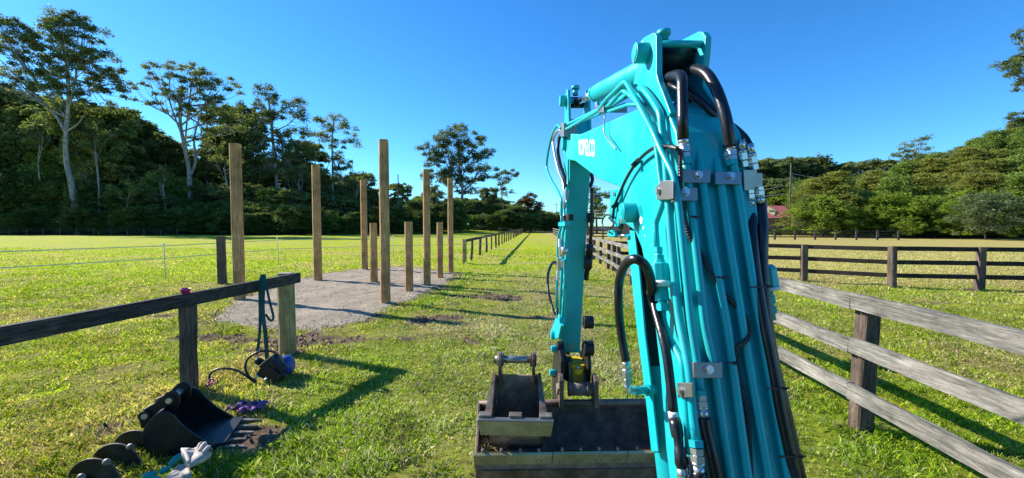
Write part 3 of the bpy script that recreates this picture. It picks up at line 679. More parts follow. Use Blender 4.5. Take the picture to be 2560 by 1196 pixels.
# understorey shrubs along the forest edge
px = -140
while px < 1400:
    Yj = 82 + random.uniform(-2, 3) + max(0, (px - 800) * .06); x = P(px, 560, Yj).x
    place_tree(random.choice(PD_ if random.random() < .75 else PM_), x, Yj, random.uniform(3.2, 6.0), 'low dark shrub at the foot of the forest along the left paddock', 'shrub', 'low shrubs at the forest edge', name='shrub', squash=1.9)
    px += random.uniform(26, 44)
# right-hand slope
RSKY = [(1850, 420), (1900, 402), (2010, 404), (2060, 420), (2120, 418), (2200, 405), (2240, 405), (2300, 398), (2340, 385), (2380, 375), (2440, 350), (2500, 325), (2560, 305), (2700, 250), (2900, 220)]
GR = 'trees massed on the sunlit slope at the right'
for row, (Y, step, hmin, hmax) in enumerate([(68, 54, 4, 7), (76, 50, 7, 11), (86, 50, 8, 12), (96, 48, 8, 12), (108, 46, 8, 13), (122, 46, 8, 14), (140, 44, 8, 18)]):
    px = 2000 + [60, 40, 30, 10, -40, -80, -110][row]
    while px < 2800:
        Yj = Y * (1 + random.uniform(-.03, .03)); x = P(px, 500, Yj).x; zb = zbase(x, Yj)
        ztop = EYE.z + (HORIZON - interp(RSKY, px)) / F * Yj
        h = random.uniform(hmin, hmax)
        if row == 6: h = max(5, min(ztop - zb, 22)) * random.uniform(.9, 1.03)
        else:
            fr = [.25, .42, .58, .72, .84, .95][row]; h = max(3.5, min(h, (ztop - zb) * 1.0)); h = min(max(h, (ztop - zb) * fr * .6), 20)
        if row == 0: pr, lb, nm, ct = random.choice(PB_), 'bright green shrub at the foot of the right slope', 'shrub', 'shrub'
        elif row == 6 and px < 2330: pr, lb, nm, ct = random.choice(PGB), 'open crowned gum tree on the skyline behind the right slope', 'gum_tree', 'tree'
        else:
            u = random.random(); thr = .75 if px < 2450 else .5
            if u < thr - .15: pr, lb, nm, ct = random.choice(PO_), 'olive brown tea tree with layered foliage on the right slope', 'tea_tree', 'tree'
            elif u < .93: pr, lb, nm, ct = random.choice(PM_), 'mid green bushy tree on the right slope', 'forest_tree', 'tree'
            else: pr, lb, nm, ct = random.choice(PB_), 'yellow green leafy tree among the olive trees on the right slope', 'forest_tree', 'tree'
        place_tree(pr, x, Yj, h, lb, ct, GR, name=nm, squash=random.uniform(1.0, 1.3) * (1.35 if row == 0 else 1)); px += step * random.uniform(.75, 1.2)
# far gums behind the red roof
for px, sy in ((1850, 425), (1880, 415), (1905, 405), (1935, 402), (1965, 408), (1995, 402), (2025, 405), (2050, 420), (2085, 425), (2110, 418), (2140, 412), (2170, 410), (1890, 450), (1920, 455), (1950, 450), (1985, 455), (2020, 450), (2060, 458), (1900, 490), (1935, 495), (1970, 490), (2010, 492), (2045, 488)):
    Yj = random.uniform(128, 140) if sy < 440 else random.uniform(112, 122); x = P(px, 500, Yj).x; zb = zbase(x, Yj); h = EYE.z + (HORIZON - sy) / F * Yj - zb
    place_tree(random.choice(PGB + PG), x, Yj, max(6, h), 'grey green gum tree in the stand behind the red roofed building', 'tree', 'gum trees behind the red roofed building', squash=random.uniform(1.1, 1.5))
# named shrubs in front of the right slope
for px, top, Yj, pr, sq, lb in ((2030, 488, 72, PBL[0], .95, 'fine leaved grey green shrub just right of the red roof'), (2060, 470, 78, PO_[0], .9, 'tall olive tree right behind the shrub beside the red roof'), (2120, 520, 70, PB_[0], 1.3, 'broad bright green shrub behind the far three rail fence'),
                                (2190, 500, 70, PB_[1], 1.3, 'yellow green shrub behind the middle of the far three rail fence'), (2270, 540, 64, PB_[0], 1.4, 'low bright shrub at the right end of the far fence'), (2340, 500, 66, PM_[0], 1.1, 'mid green shrub with pale stem right of the far fence'),
                                (2400, 505, 62, PB_[1], 1.2, 'bright leafy shrub left of the big grey green bush'), (2465, 485, 58, PBL[0], 1.35, 'big rounded grey green bush near the right edge'), (2550, 520, 58, PB_[0], 1.3, 'bright green shrub at the right edge of the paddock'), (2620, 500, 56, PM_[1], 1.3, 'green bush just outside the right edge'),
                                (1940, 574, 74, PM_[0], 2.4, 'low scrubby bush below the red roof'), (1905, 575, 76, PBL[0], 2.4, 'low pale bush below the left part of the red roof'), (1978, 566, 74, PB_[1], 2.0, 'low yellow green bush under the right end of the roof')):
    x = P(px, 560, Yj).x; place_tree(pr, x, Yj, EYE.z + (HORIZON - top) / F * Yj, lb, 'shrub', None, name='shrub', squash=sq)
# ------------------------------------------------------------------ fences
def post_mesh(mb, base, top, w, n=4, cham=.25, rot=0.0, jag=.004, mi=0):
    """timber post with chamfered corners, from below ground to its top"""
    base, top = Vector(base), Vector(top); a = w / 2; c = a * cham
    ring = [(-a + c, -a), (a - c, -a), (a, -a + c), (a, a - c), (a - c, a), (-a + c, a), (-a, a - c), (-a, -a + c)]
    R2 = Matrix.Rotation(rot, 2); segs = 5; vs = []
    for i in range(segs + 1):
        p = base.lerp(top, i / segs); s = 1 - .04 * i / segs
        for x, y in ring:
            q = R2 @ Vector((x, y)); j = random.uniform(-jag, jag)
            vs.append(p + Vector((q.x * s + j, q.y * s + random.uniform(-jag, jag), 0)))
    fs = [(i * 8 + k, i * 8 + (k + 1) % 8, (i + 1) * 8 + (k + 1) % 8, (i + 1) * 8 + k) for i in range(segs) for k in range(8)]
    fs += [tuple(range(8))[::-1], tuple(segs * 8 + k for k in range(8))]
    mb.add(vs, fs, mi)
def gz(x, y): return float(ground_z(np.array([x]), np.array([y]))[0])

# three rail fence running away on the right of the corridor
def xr(y): return 2.82 + .024 * y
rf = empty('paddock_fence', (2.95, 3.91, 0), 'long grey weathered three rail timber fence running away at the right of the excavator', 'fence')
ys = [1.53 + 2.45 * k for k in range(40)]
for k, y in enumerate(ys):
    mb = MB(); x = xr(y) + .078; lean = random.uniform(-.02, .02)
    post_mesh(mb, (x, y, -.3), (x + lean + .03, y + random.uniform(-.02, .02), 1.245 + random.uniform(-.02, .01)), .145, cham=.18, rot=random.uniform(-.08, .08)); mb.build('post', M['post_old'], rf)
for k in range(len(ys) - 1):
    for zc in (1.19, .79, .375):
        j0, j1 = random.uniform(-.012, .012), random.uniform(-.012, .012); mb = MB()
        mb.beam((xr(ys[k]) - .02, ys[k] + .004, zc + j0), (xr(ys[k + 1]) - .02, ys[k + 1] - .004, zc + j1), .045, .136, jag=.010 if k < 6 else 0)
        mb.build('rail', M['rail_grey'], rf)
# dark cross fence
cf = empty('paddock_fence', (10.9, 12.95, 0), 'dark three rail timber fence crossing the right paddock behind the grey fence', 'fence')
cp = [(3.40, 17.6), (5.3, 16.6), (7.2, 15.7), (9.12, 14.72), (10.9, 13.42), (13.09, 13.08), (15.3, 12.7), (17.5, 12.3)]
for k, (x, y) in enumerate(cp):
    mb = MB(); post_mesh(mb, (x, y, -.3), (x + random.uniform(-.03, .03), y, 1.24), .185, cham=.2, rot=random.uniform(-.3, .3)); mb.build('post', M['post_old'], cf)
for k in range(len(cp) - 1):
    for zc in (1.17, .77, .365):
        (x0, y0), (x1, y1) = cp[k], cp[k + 1]; mb = MB()
        mb.beam((x0 + .003, y0, zc + random.uniform(-.01, .01)), (x1 - .003, y1, zc + random.uniform(-.01, .01)), .045, .13, jag=.006); mb.build('rail', M['rail_cross'], cf)
# far cross fence
ff = empty('paddock_fence', (20, 58, 0), 'distant dark three rail fence in front of the bright shrubs at the right', 'fence')
x0, x1 = P(1462, 590, 60).x, P(2246, 590, 57).x; nps = 16
fx = [x0 + (x1 - x0) * i / nps for i in range(nps + 1)]
for i, x in enumerate(fx):
    y = 60 - 3 * i / nps; mb = MB(); post_mesh(mb, (x, y, -.2), (x, y, 1.25), .2, cham=.15); mb.build('post', M['post_old'], ff)
    if i < nps:
        for zc in (1.15, .75, .36):
            mb = MB(); mb.beam((x, y, zc), (fx[i + 1], 60 - 3 * (i + 1) / nps, zc), .05, .14); mb.build('rail', M['rail_cross'], ff)
# rail fence along the left of the corridor (far part)
def xl(y): return -3.15 + .0164 * (y - 21)
lf = empty('rail_fence', (-3.15, 21, 0), 'single rail fence of thin dark split posts running away at the left of the corridor', 'fence')
mb = MB(); post_mesh(mb, (-3.2, 21, -.3), (-3.2, 21, 1.2), .19, cham=.2); mb.build('end_post', M['post_short'], lf)
ylf = [21, 23.2] + [23.2 + 3.3 * k for k in range(1, 30)]
for i, y in enumerate(ylf):
    x = xl(y)
    if i:
        mb = MB(); post_mesh(mb, (x + random.uniform(-.06, .06), y, -.2), (x, y, 1.14), random.uniform(.09, .15), cham=.3, jag=.02); mb.build('post', M['post_old'], lf)
    if i < len(ylf) - 1:
        mb = MB(); y2 = ylf[i + 1]; mb.beam((x + .06, y, 1.13), (xl(y2) + .06, y2, 1.13), .06, .14, jag=.01 if i < 5 else 0); mb.build('rail', M['rail_dark'], lf)
# end of the corridor
def far_fence(label, pxa, pxb, Y, gap, rails, name='paddock_fence', cat='fence'):
    xa, xb = P(pxa, 570, Y).x, P(pxb, 570, Y).x; r = empty(name, (xa, Y, 0), label, cat); n = max(1, round((xb - xa) / gap))
    for i in range(n + 1):
        x = xa + (xb - xa) * i / n; mb = MB(); post_mesh(mb, (x, Y, -.2), (x, Y, 1.35), .2, cham=.15); mb.build('post', M['post_old'], r)
    for z in rails:
        mb = MB(); mb.beam((xa, Y, z), (xb, Y, z), .05, .13); mb.build('rail', M['rail_cross'], r)
far_fence('distant dark rail fence under the trees behind the tall posts', 930, 1222, 118, 2.8, (1.25, .8, .35))
far_fence('distant rail fence closing the end of the grass corridor', 1313, 1386, 121, 2.6, (1.25, .8, .35))
g = empty('farm_gate', (P(1257, 570, 119).x, 119, 0), 'distant farm gate left of the far end of the single rail fence', 'gate')
ga, gb = P(1257, 570, 119).x, P(1312, 570, 119).x
for x in (ga, gb): mb = MB(); post_mesh(mb, (x, 119, -.2), (x, 119, 1.5), .24, cham=.15); mb.build('gate_post', M['post_old'], g)
mb = MB()
for z in (1.25, 1.0, .75, .5, .25): mb.cyl((ga + .2, 119, z), (gb - .2, 119, z), .03, 6)
for x in (ga + .2, (ga + gb) / 2, gb - .2): mb.cyl((x, 119, .22), (x, 119, 1.28), .03, 6)
mb.build('gate_leaf', M['rail_cross'], g)
bf = empty('boundary_fence', (P(100, 580, 78).x, 78, 0), 'old wire fence with grey posts along the dark forest edge at the far left', 'fence')
for i in range(13):
    x = P(-60 + i * 42, 580, 78).x; mb = MB(); post_mesh(mb, (x, 78, -.2), (x, 78, 1.3), .14, jag=.02); mb.build('post', M['polewood'], bf)
mb = MB()
for z in (1.2, .8, .4): mb.cyl((P(-60, 580, 78).x, 78, z), (P(444, 580, 78).x, 78, z), .006, 4)
mb.build('wire', M['wire'], bf)

# near left rail fence
nf = empty('rail_fence', (-3.82, 4.78, 0), 'dark timber rail on posts crossing the left foreground, a strap hung over it', 'fence')
mb = MB(); post_mesh(mb, (-3.82, 4.62, -.3), (-3.80, 4.61, .975), .132, cham=.16, rot=.1, jag=.006); mb.build('post', M['post_old'], nf)
mb = MB(); post_mesh(mb, (-3.97, 2.3, -.3), (-3.97, 2.3, .97), .165, cham=.16); mb.build('post', M['post_old'], nf)
mb = MB(); post_mesh(mb, (-3.53, 6.09, -.3), (-3.535, 6.09, 1.17), .20, cham=.34, rot=.12, jag=.003); ep = mb.build('end_post', M['post_short'], nf); ep['label'] = 'pale treated pine end post with a fresh sawn top'
mb = MB(); post_mesh(mb, (-3.535, 6.09, 1.1715), (-3.535, 6.09, 1.185), .19, cham=.34, rot=.12, jag=.001); mb.build('sawn_top', M['cutwood'], ep)
pts = [(-4.06, 1.2, 1.045), (-3.92, 3.0, 1.05), (-3.785, 4.55, 1.052), (-3.60, 5.25, 1.075), (-3.38, 6.17, 1.108)]
mb = MB()
for a, b in zip(pts[:-1], pts[1:]): mb.beam(a, b, .055, .145, jag=.004)
mb.build('rail', M['rail_dark'], nf)

# ------------------------------------------------------------------ new timber posts
def timber(px, py, tx, ty, wpx, name, label, group, m_, n=0):
    b = G(px, py); Y = b.y; t = P(tx, ty, Y); w = wpx / F * Y
    mb = MB(); gzz = gz(b.x, b.y)
    # posts are plumb up to a slight lean measured at the top
    dx = max(-.05, min(.05, t.x - b.x)) * .5
    post_mesh(mb, (b.x, b.y, -.4), (b.x + dx, b.y, t.z), w, cham=.42, rot=R(random.uniform(-8, 8)), jag=.003)
    o = mb.build(name, m_, loc=(b.x, b.y, 0)); tag(o, label, 'post', group); return o
GT = 'tall new timber posts set round the gravel pad'; GS = 'short new timber posts among the tall ones'
timber(599, 752, 587, 360, 24, 'timber_post', 'tall treated pine post nearest on the left side of the gravel pad', GT, M['post_new'])
timber(795, 702, 789, 413, 18, 'timber_post', 'tall treated pine post in the middle of the left side of the pad', GT, M['post_new'])
timber(912, 675, 908, 450, 14, 'timber_post', 'tall treated pine post at the far left corner of the pad', GT, M['post_new'])
timber(964, 761, 959, 350, 22, 'timber_post', 'tallest looking treated pine post at the near right edge of the pad', GT, M['post_new'])
timber(1068, 714, 1066, 424, 16, 'timber_post', 'tall treated pine post in the middle of the right side of the pad', GT, M['post_new'])
timber(1127, 682, 1125, 446, 13, 'timber_post', 'thin looking tall pine post at the far right corner of the pad', GT, M['post_new'])
timber(935, 707, 933, 558, 17, 'timber_post', 'short pine post standing in the gravel left of the nearest tall right post', GS, M['post_new'])
timber(1023, 731, 1022, 555, 18, 'timber_post', 'short pine post just right of the nearest tall right post', GS, M['post_new'])
timber(1100, 695, 1100, 556, 14, 'timber_post', 'short pine post between the two farther tall right posts', GS, M['post_new'])
timber(556, 711, 551, 591, 19, 'old_post', 'short weathered grey post standing in the grass behind the dark rail', None, M['post_old'])

# ------------------------------------------------------------------ electric fence
ef = empty('electric_fence', (P(415, 700, 14.85).x, 14.85, 0), 'temporary fence of thin white posts and pale tape across the left paddock', 'fence')
eposts = [(415, 700, 612), (697, 662, 597), (985, 648, 592)]; line = []
for px, py, ty in eposts:
    b = G(px, py); z = P(px, ty, b.y).z; line.append((b.x, b.y))
    mb = MB(); mb.tube([(b.x, b.y, -.1), (b.x - .04, b.y, z)], .013, 8); mb.build('post', M['wire'], ef)
    mb = MB(); mb.cyl((b.x - .04, b.y, z - .02), (b.x - .04, b.y, z + .05), .03, 8); mb.build('insulator', M['insul'], ef)
line = [(-24, 5.5), (P(0, 600, 10.9).x, 10.9)] + line + [(-2.2, 26.5)]
for z in (1.17, .74):
    mb = MB()
    for (xa, ya), (xb, yb) in zip(line[:-1], line[1:]): mb.beam((xa, ya, z), (xb, yb, z), .004, .03)
    mb.build('tape', M['tape'], ef)

# ------------------------------------------------------------------ utility poles and wires
def wire_pts(a, b, sag, n=14):
    a, b = Vector(a), Vector(b); return [a.lerp(b, i / n) - Vector((0, 0, sag * 4 * (i / n) * (1 - i / n))) for i in range(n + 1)]
def pole(px, top, Y, r, label, arm=1.2, zb=0):
    t = P(px, top, Y); root = empty('utility_pole', (t.x, Y, float(hill(np.array([t.x]), np.array([Y]))[0])), label, 'pole')
    mb = MB(); mb.tube([(t.x, Y, -.5), (t.x, Y, t.z)], [r, r * .7], 10); mb.build('pole_shaft', M['polewood'], root)
    if arm:
        mb = MB(); mb.box((t.x, Y - .12, t.z - .9), (arm * 2, .1, .12)); a = mb.build('crossarm', M['polewood'], root)
        for dx in (-arm * .9, 0, arm * .9):
            mb = MB(); mb.tube([(t.x + dx, Y - .12, t.z - .84), (t.x + dx, Y - .12, t.z - .62)], [.05, .03], 8); mb.build('insulator', M['insul'], root)
    return Vector((t.x, Y, t.z))
pr = pole(1978, 408, 88, .19, 'wooden power pole rising above the stand of trees left of the red roofed slope', 0)
pm = pole(995, 436, 95, .15, 'thin dark power pole among the trees behind the tallest timber post', 0)
pf = pole(1480, 518, 90, .12, 'small power pole with crossarm between the arm and the boom', .8)
pk = pole(2157, 424, 118, .14, 'distant power pole with white insulators on the right slope', 1.4)
pn = pole(1391, 506, 150, .1, 'tiny far power pole at the left of the excavator arm', .7)
def wires(label, runs, r=.03, group='overhead wires'):
    for lb, a, b, sag in runs:
        mb = MB(); mb.tube(wire_pts(a, b, sag), r, 4); o = mb.build('power_line', M['wire']); tag(o, lb, 'wire', group)
wires('', [('upper overhead wire from the big right power pole to the distant pole', (pr.x, 88, pr.z - 2.0), (pk.x, 118, pk.z - .7), 1.2),
           ('middle overhead wire from the big right power pole to the distant pole', (pr.x, 88, pr.z - 4.4), (pk.x + 1, 118, pk.z - 1.0), 1.8),
           ('lowest overhead wire from the big right power pole to the distant pole', (pr.x, 88, pr.z - 5.6), (pk.x + 3, 118, pk.z - 3.4), 2.0),
           ('overhead wire running left from the big right power pole behind the boom', (pr.x, 88, pr.z - 4.2), (pf.x, 90, pf.z - .8), .8),
           ('lower overhead wire running left from the big right power pole', (pr.x, 88, pr.z - 5.8), (pf.x + .7, 90, pf.z - 1.4), .6),
           ('overhead wire climbing from the distant pole toward the right ridge', (pk.x, 118, pk.z - .6), P(2480, 355, 135), 1.0)])

# ------------------------------------------------------------------ red roofed building
Yb0 = 92.0; xa, xb = P(1858, 530, Yb0).x, P(1984, 530, Yb0).x; zt = P(1900, 515, Yb0).z; ze = P(1900, 545, Yb0).z
bl = empty('farm_building', ((xa + xb) / 2, Yb0, 0), 'low building with a faded red roof and cream diamond signs on it', 'building')
mb = MB(); mb.box(((xa + xb) / 2, Yb0 + 3.2, ze / 2), (xb - xa - 1.2, 5.6, ze - .1)); mb.build('wall', M['wall'], bl)
A0, A1 = Vector((xa, Yb0, ze)), Vector((xb, Yb0, ze)); B0, B1 = Vector((xa + .5, Yb0 + 3.2, zt + .1)), Vector((xb, Yb0 + 3.2, zt + .15)); C0, C1 = A0 + Vector((0, 6.4, 0)), A1 + Vector((0, 6.4, 0)); dz_ = Vector((0, 0, -.12))
mb = MB(); mb.prism([A0, B0, B1, A1], [A0 + dz_, B0 + dz_, B1 + dz_, A1 + dz_]); mb.prism([B0, C0, C1, B1], [B0 + dz_, C0 + dz_, C1 + dz_, B1 + dz_]); rfo = mb.build('roof', M['roof'], bl)
mb = MB(); mb.beam(A0 + Vector((0, -.08, -.05)), A1 + Vector((0, -.08, -.05)), .12, .14); mb.build('gutter', M['cream'], rfo)
def roof_pt(u, w, off=.06):
    a = A0.lerp(A1, u); b_ = B0.lerp(B1, u); n = (B0 - A0).cross(A1 - A0).normalized(); n = n if n.z > 0 else -n
    return a.lerp(b_, w) + n * off
uc = (P(1938.5, 530, Yb0).x - xa) / (xb - xa)
for c in (uc, .045):
    du, dw = 11.5 / 115, .36; ring = []
    for k in range(16):
        an = k * math.pi / 8; rr = 1 if k % 4 == 0 else (.82 if k % 4 != 2 else .70)
        ring.append((c + math.cos(an) * du * rr, .55 + math.sin(an) * dw * rr))
    mb = MB(); mb.prism([roof_pt(u, w, .04) for u, w in ring], [roof_pt(u, w, .10) for u, w in ring]); sg = mb.build('roof_sign', M['cream'], bl)
    mb = MB()   # faded green lettering, too small to read in the photograph
    for q in range(5):
        u0 = c - .052 + q * .026; zz_ = [(u0 - .006, .47), (u0 - .006, .63), (u0 + .008, .60), (u0 + .002, .52), (u0 + .010, .46)]
        mb.tube([roof_pt(u, w, .12) for u, w in zz_], .045, 4)
    mb.build('lettering', M['signgreen'], sg)
sh = empty('field_shelter', (P(1478, 590, 42).x, 42, 0), 'little open shelter with a flat roof and posts just right of the excavator arm', 'shelter')
sx_ = P(1478, 590, 42).x
for dx in (-.35, .12): mb = MB(); post_mesh(mb, (sx_ + dx, 42, -.2), (sx_ + dx, 42, 2.45), .2); mb.build('post', M['post_old'], sh)
mb = MB(); mb.box((sx_ + .15, 42, 2.55), (1.7, 1.4, .16)); mb.build('roof', M['polewood'], sh)

# ------------------------------------------------------------------ small things by the rail
def ribbon(mb, pts, w, th=.004, face=(0, -1, 0)):
    pts = smooth_path(pts, 4)
    for a, b in zip(pts[:-1], pts[1:]): mb.beam(a, b, w, th, up=face)
st = MB(); Ys = 5.50
def S(px, py, dy=0): return P(px, py, Ys + dy)
ribbon(st, [S(657, 688, -.06), S(650, 706, -.07), S(650, 760, -.06), S(650, 820, -.05), S(645, 870, -.04), S(641, 886, 0)], .04)
ribbon(st, [S(660, 688, -.06), S(658, 720, -.08), S(657, 780, -.08), S(664, 840, -.06), S(668, 903, -.03)], .055)
ribbon(st, [S(661, 690, -.07), S(672, 745, -.09), S(682, 785, -.09), S(683, 797, -.08), S(676, 802, -.07), S(664, 786, -.06)], .032)
ribbon(st, [S(657, 688, -.06) + Vector((0, 0, .006)), S(657, 687, .02), S(658, 700, .06)], .06, face=(0, 0, 1))
o = st.build('tie_down_strap', M['strap'], loc=S(655, 690)); tag(o, 'dark green webbing strap hanging in loops over the near dark rail', 'strap')
cp_ = MB(); c = Vector((-3.785, 4.57, 1.126)); prof = [(.0, .0), (.036, 0), (.045, .028), (.052, .034), (.05, .052), (.047, .052), (.043, .01), (0, .006)]
vs_ = [(c.x + r * math.cos(a * math.pi / 12), c.y + r * math.sin(a * math.pi / 12), c.z + z) for r, z in prof[1:-1] for a in range(24)]
fs_ = [(i * 24 + k, i * 24 + (k + 1) % 24, (i + 1) * 24 + (k + 1) % 24, (i + 1) * 24 + k) for i in range(len(prof) - 3) for k in range(24)] + [tuple(range(24))[::-1], tuple((len(prof) - 3) * 24 + k for k in range(24))]
cp_.add(vs_, fs_, 0, True); o = cp_.build('bowl', M['pink'], loc=c); tag(o, 'small magenta plastic bowl standing on the near dark rail', 'bowl')

ad = empty('auger_drive', tuple(G(672, 955)), 'black hydraulic auger drive with a blue motor and looping hoses by the pale end post', 'auger drive')
A_ = G(672, 950); ax = Vector((.96, .25, .12)).normalized()
bc = P(672, 912, 5.00)
mb = MB(); mb.tube([bc - Vector((.10, 0, -.03)), bc + Vector((.0, 0, .02))], .032, 14); mb.tube([bc - Vector((.155, 0, -.05)), bc - Vector((.10, 0, -.03))], [.038, .045], 14)
mb.beam(bc + Vector((-.02, 0, .06)), bc + Vector((.13, .02, -.12)), .15, .18); mb.beam(bc + Vector((.0, -.03, -.02)), bc + Vector((.17, -.02, -.16)), .12, .12); mb.beam(bc + Vector((-.08, -.02, -.05)), bc + Vector((.05, 0, -.13)), .13, .12); mb.cyl(bc + Vector((.04, -.07, 0)), bc + Vector((.06, .12, -.02)), .075, 16)
mb.beam(bc + Vector((-.14, 0, -.14)), bc + Vector((-.05, 0, .0)), .03, .05); mb.build('drive_body', M['black'], ad, bevel=.008)
mc = P(713, 913, 5.17); mb = MB(); mb.tube([mc - ax * .10, mc - ax * .085, mc + ax * .06, mc + ax * .10], [.10, .118, .118, .07], 22); mo = mb.build('motor', M['blue'], ad)
mb = MB(); mb.tube([mc - ax * .13, mc - ax * .10], [.05, .06], 14); mb.build('motor_shaft', M['zinc'], mo)
mb = MB(); mb.tube(smooth_path([P(x, y, Y - .15) for x, y, Y in ((642, 955, 5.05), (622, 941, 5.05), (613, 918, 5.1), (622, 895, 5.15), (648, 880, 5.2), (680, 879, 5.25), (702, 893, 5.2), (711, 915, 5.12), (700, 937, 5.1))], 6), .0135, 8); mb.build('hose', M['rubber'], ad)
mb = MB(); mb.tube(smooth_path([P(x, y, Y - .15) for x, y, Y in ((640, 958, 5.0), (625, 948, 4.98), (600, 930, 5.0), (570, 922, 5.0), (540, 925, 4.98), (524, 939, 4.95), (528, 956, 4.92), (548, 964, 4.9))], 6), .0135, 8); mb.build('hose', M['rubber'], ad)
mb = MB(); mb.tube([P(637, 948, 4.88), P(645, 938, 4.9)], .014, 8); mb.tube([P(660, 953, 4.84), P(668, 945, 4.86)], .014, 8); mb.build('hose_fitting', M['zinc'], ad)

def crumple(name, px, py, w, h, m_, label, cat, seed, zmax=.10):
    g = np.random.default_rng(seed); c = G(px, py); n = 13; vs = []; 
    for j in range(n):
        for i in range(n):
            u, v_ = i / (n - 1) - .5, j / (n - 1) - .5
            x = c.x + u * w + .03 * math.sin(9 * v_ + seed) + g.normal(0, .008); y = c.y + v_ * h + .03 * math.sin(11 * u + seed) + g.normal(0, .008)
            z = gz(x, y) + .035 + zmax * abs(mnoise.noise(Vector((u * 4.2 + seed, v_ * 4.2, seed)))) * 1.6
            vs.append((x, y, z))
    fs = [(j * n + i, j * n + i + 1, (j + 1) * n + i + 1, (j + 1) * n + i) for j in range(n - 1) for i in range(n - 1) if mnoise.noise(Vector((i * .35 + seed * 3, j * .35, 2.2))) > -.16]
    mb = MB(); mb.add(vs, fs, 0, True); o = mb.build(name, m_, loc=tuple(c)); so = o.modifiers.new('thick', 'SOLIDIFY'); so.thickness = .004
    return tag(o, label, cat)
crumple('rag', 622, 1032, .26, .22, M['purple'], 'crumpled purple cloth lying in the grass right of the black toothed bucket', 'cloth', 3, .09)
crumple('rag', 526, 972, .10, .10, M['pink'], 'small torn red scrap lying in the grass below the hose loop', 'scrap', 5, .05)

# ------------------------------------------------------------------ black toothed bucket lying on its back, left foreground
def plane_hit(px, py, p0, nrm):
    d = ray(px, py); t = (p0 - EYE).dot(nrm) / d.dot(nrm); return EYE + d * t
th = R(19.5); E_ = Vector((math.cos(th), math.sin(th), 0)); L_ = Vector((-math.sin(th), math.cos(th), 0)); p0 = G(405, 1148)
WB = .56
def PB(px, py, off=0): return plane_hit(px, py, p0 + L_ * off, L_)
bk = empty('toothed_bucket', tuple(p0), 'black excavator bucket with five teeth tipped over in the grass at the left', 'bucket')
side = [(392, 1034), (404, 1029), (420, 1031), (434, 1040), (454, 1063), (487, 1089), (516, 1105), (560, 1126), (572, 1138), (520, 1152), (450, 1158), (400, 1154), (366, 1128), (352, 1092), (360, 1070), (376, 1050)]
sp = [PB(*q) for q in side]
for o_ in (0, WB):
    mb = MB(); a = [q + L_ * o_ for q in sp]; mb.prism(a, [q + L_ * (.018 if o_ == 0 else -.018) for q in a]); mb.build('side_plate', M['blacksteel'], bk, bevel=.003)
# curved shell from the lip round the back to the top
shell = [sp[i] for i in (7, 8, 9, 10, 11, 12, 13, 14, 15, 0, 1)]
cen = sum(sp, Vector()) / len(sp); inner = [q + (cen - q).normalized() * .014 for q in shell]
mb = MB(); A3 = [q + L_ * .019 for q in shell]; n_ = len(shell); Bv = [q + L_ * (WB - .019) for q in shell]; Ai = [q + L_ * .019 for q in inner]; Bi = [q + L_ * (WB - .019) for q in inner]
mb.add(A3 + Bv + Ai + Bi, [(i, i + 1, n_ + i + 1, n_ + i) for i in range(n_ - 1)] + [(2 * n_ + i, 3 * n_ + i, 3 * n_ + i + 1, 2 * n_ + i + 1) for i in range(n_ - 1)] + [(0, n_, 3 * n_, 2 * n_), (n_ - 1, 3 * n_ - 1, 4 * n_ - 1, 2 * n_ - 1 + n_ * 1)][:1], 0, True)
mb.build('shell', M['blacksteel'], bk)
ear = [(347, 1036), (358, 1024), (387, 1008), (402, 995), (414, 984), (427, 979), (442, 982), (450, 993), (448, 1010), (440, 1028), (430, 1044), (400, 1058), (372, 1070), (352, 1072)]
for o_ in (.13, .35):
    a = [plane_hit(x, y, p0 + L_ * .13, L_) + L_ * (o_ - .13) for x, y in ear]; mb = MB(); mb.prism(a, [q + L_ * .022 for q in a]); mb.build('ear_plate', M['blacksteel'], bk, bevel=.004)
for x, y in ((424, 1001), (363, 1040)):
    c = plane_hit(x, y, p0 + L_ * .13, L_); mb = MB(); mb.cyl(c - L_ * .02, c + L_ * .30, .023, 16); mb.build('pin', M['zinc'], bk)
    for o_ in (-.015, .245):
        mb = MB(); mb.cyl(c + L_ * o_, c + L_ * (o_ + .012), .045, 20); mb.build('pin_boss', M['blacksteel'], bk)
lip0 = sp[7]; fl_ = [Vector((0, 0, .035)) + lip0 + L_ * .02, lip0 + L_ * (WB - .02) + Vector((0, 0, .035)), lip0 - E_ * .52 + L_ * (WB - .02) + Vector((0, 0, .06)), lip0 - E_ * .52 + L_ * .02 + Vector((0, 0, .06))]
mb = MB(); mb.prism(fl_, [p + Vector((0, 0, .018)) for p in fl_]); mb.build('floor_plate', M['blacksteel'], bk)
for i in range(5):
    q = lip0 + L_ * (.02 + i * (WB - .04) / 4) + Vector((0, 0, .005)); mb = MB(); h_ = .027
    a = [q + L_ * s - E_ * .05 + Vector((0, 0, z)) for s, z in ((-h_, -.02), (h_, -.02), (h_, .03), (-h_, .03))]; b_ = [q + L_ * s * .55 + E_ * .15 + Vector((0, 0, z)) for s, z in ((-h_, -.018), (h_, -.018), (h_, .004), (-h_, .004))]
    mb.prism(a, b_); mb.build('tooth', M['tooth'], bk, bevel=.004)

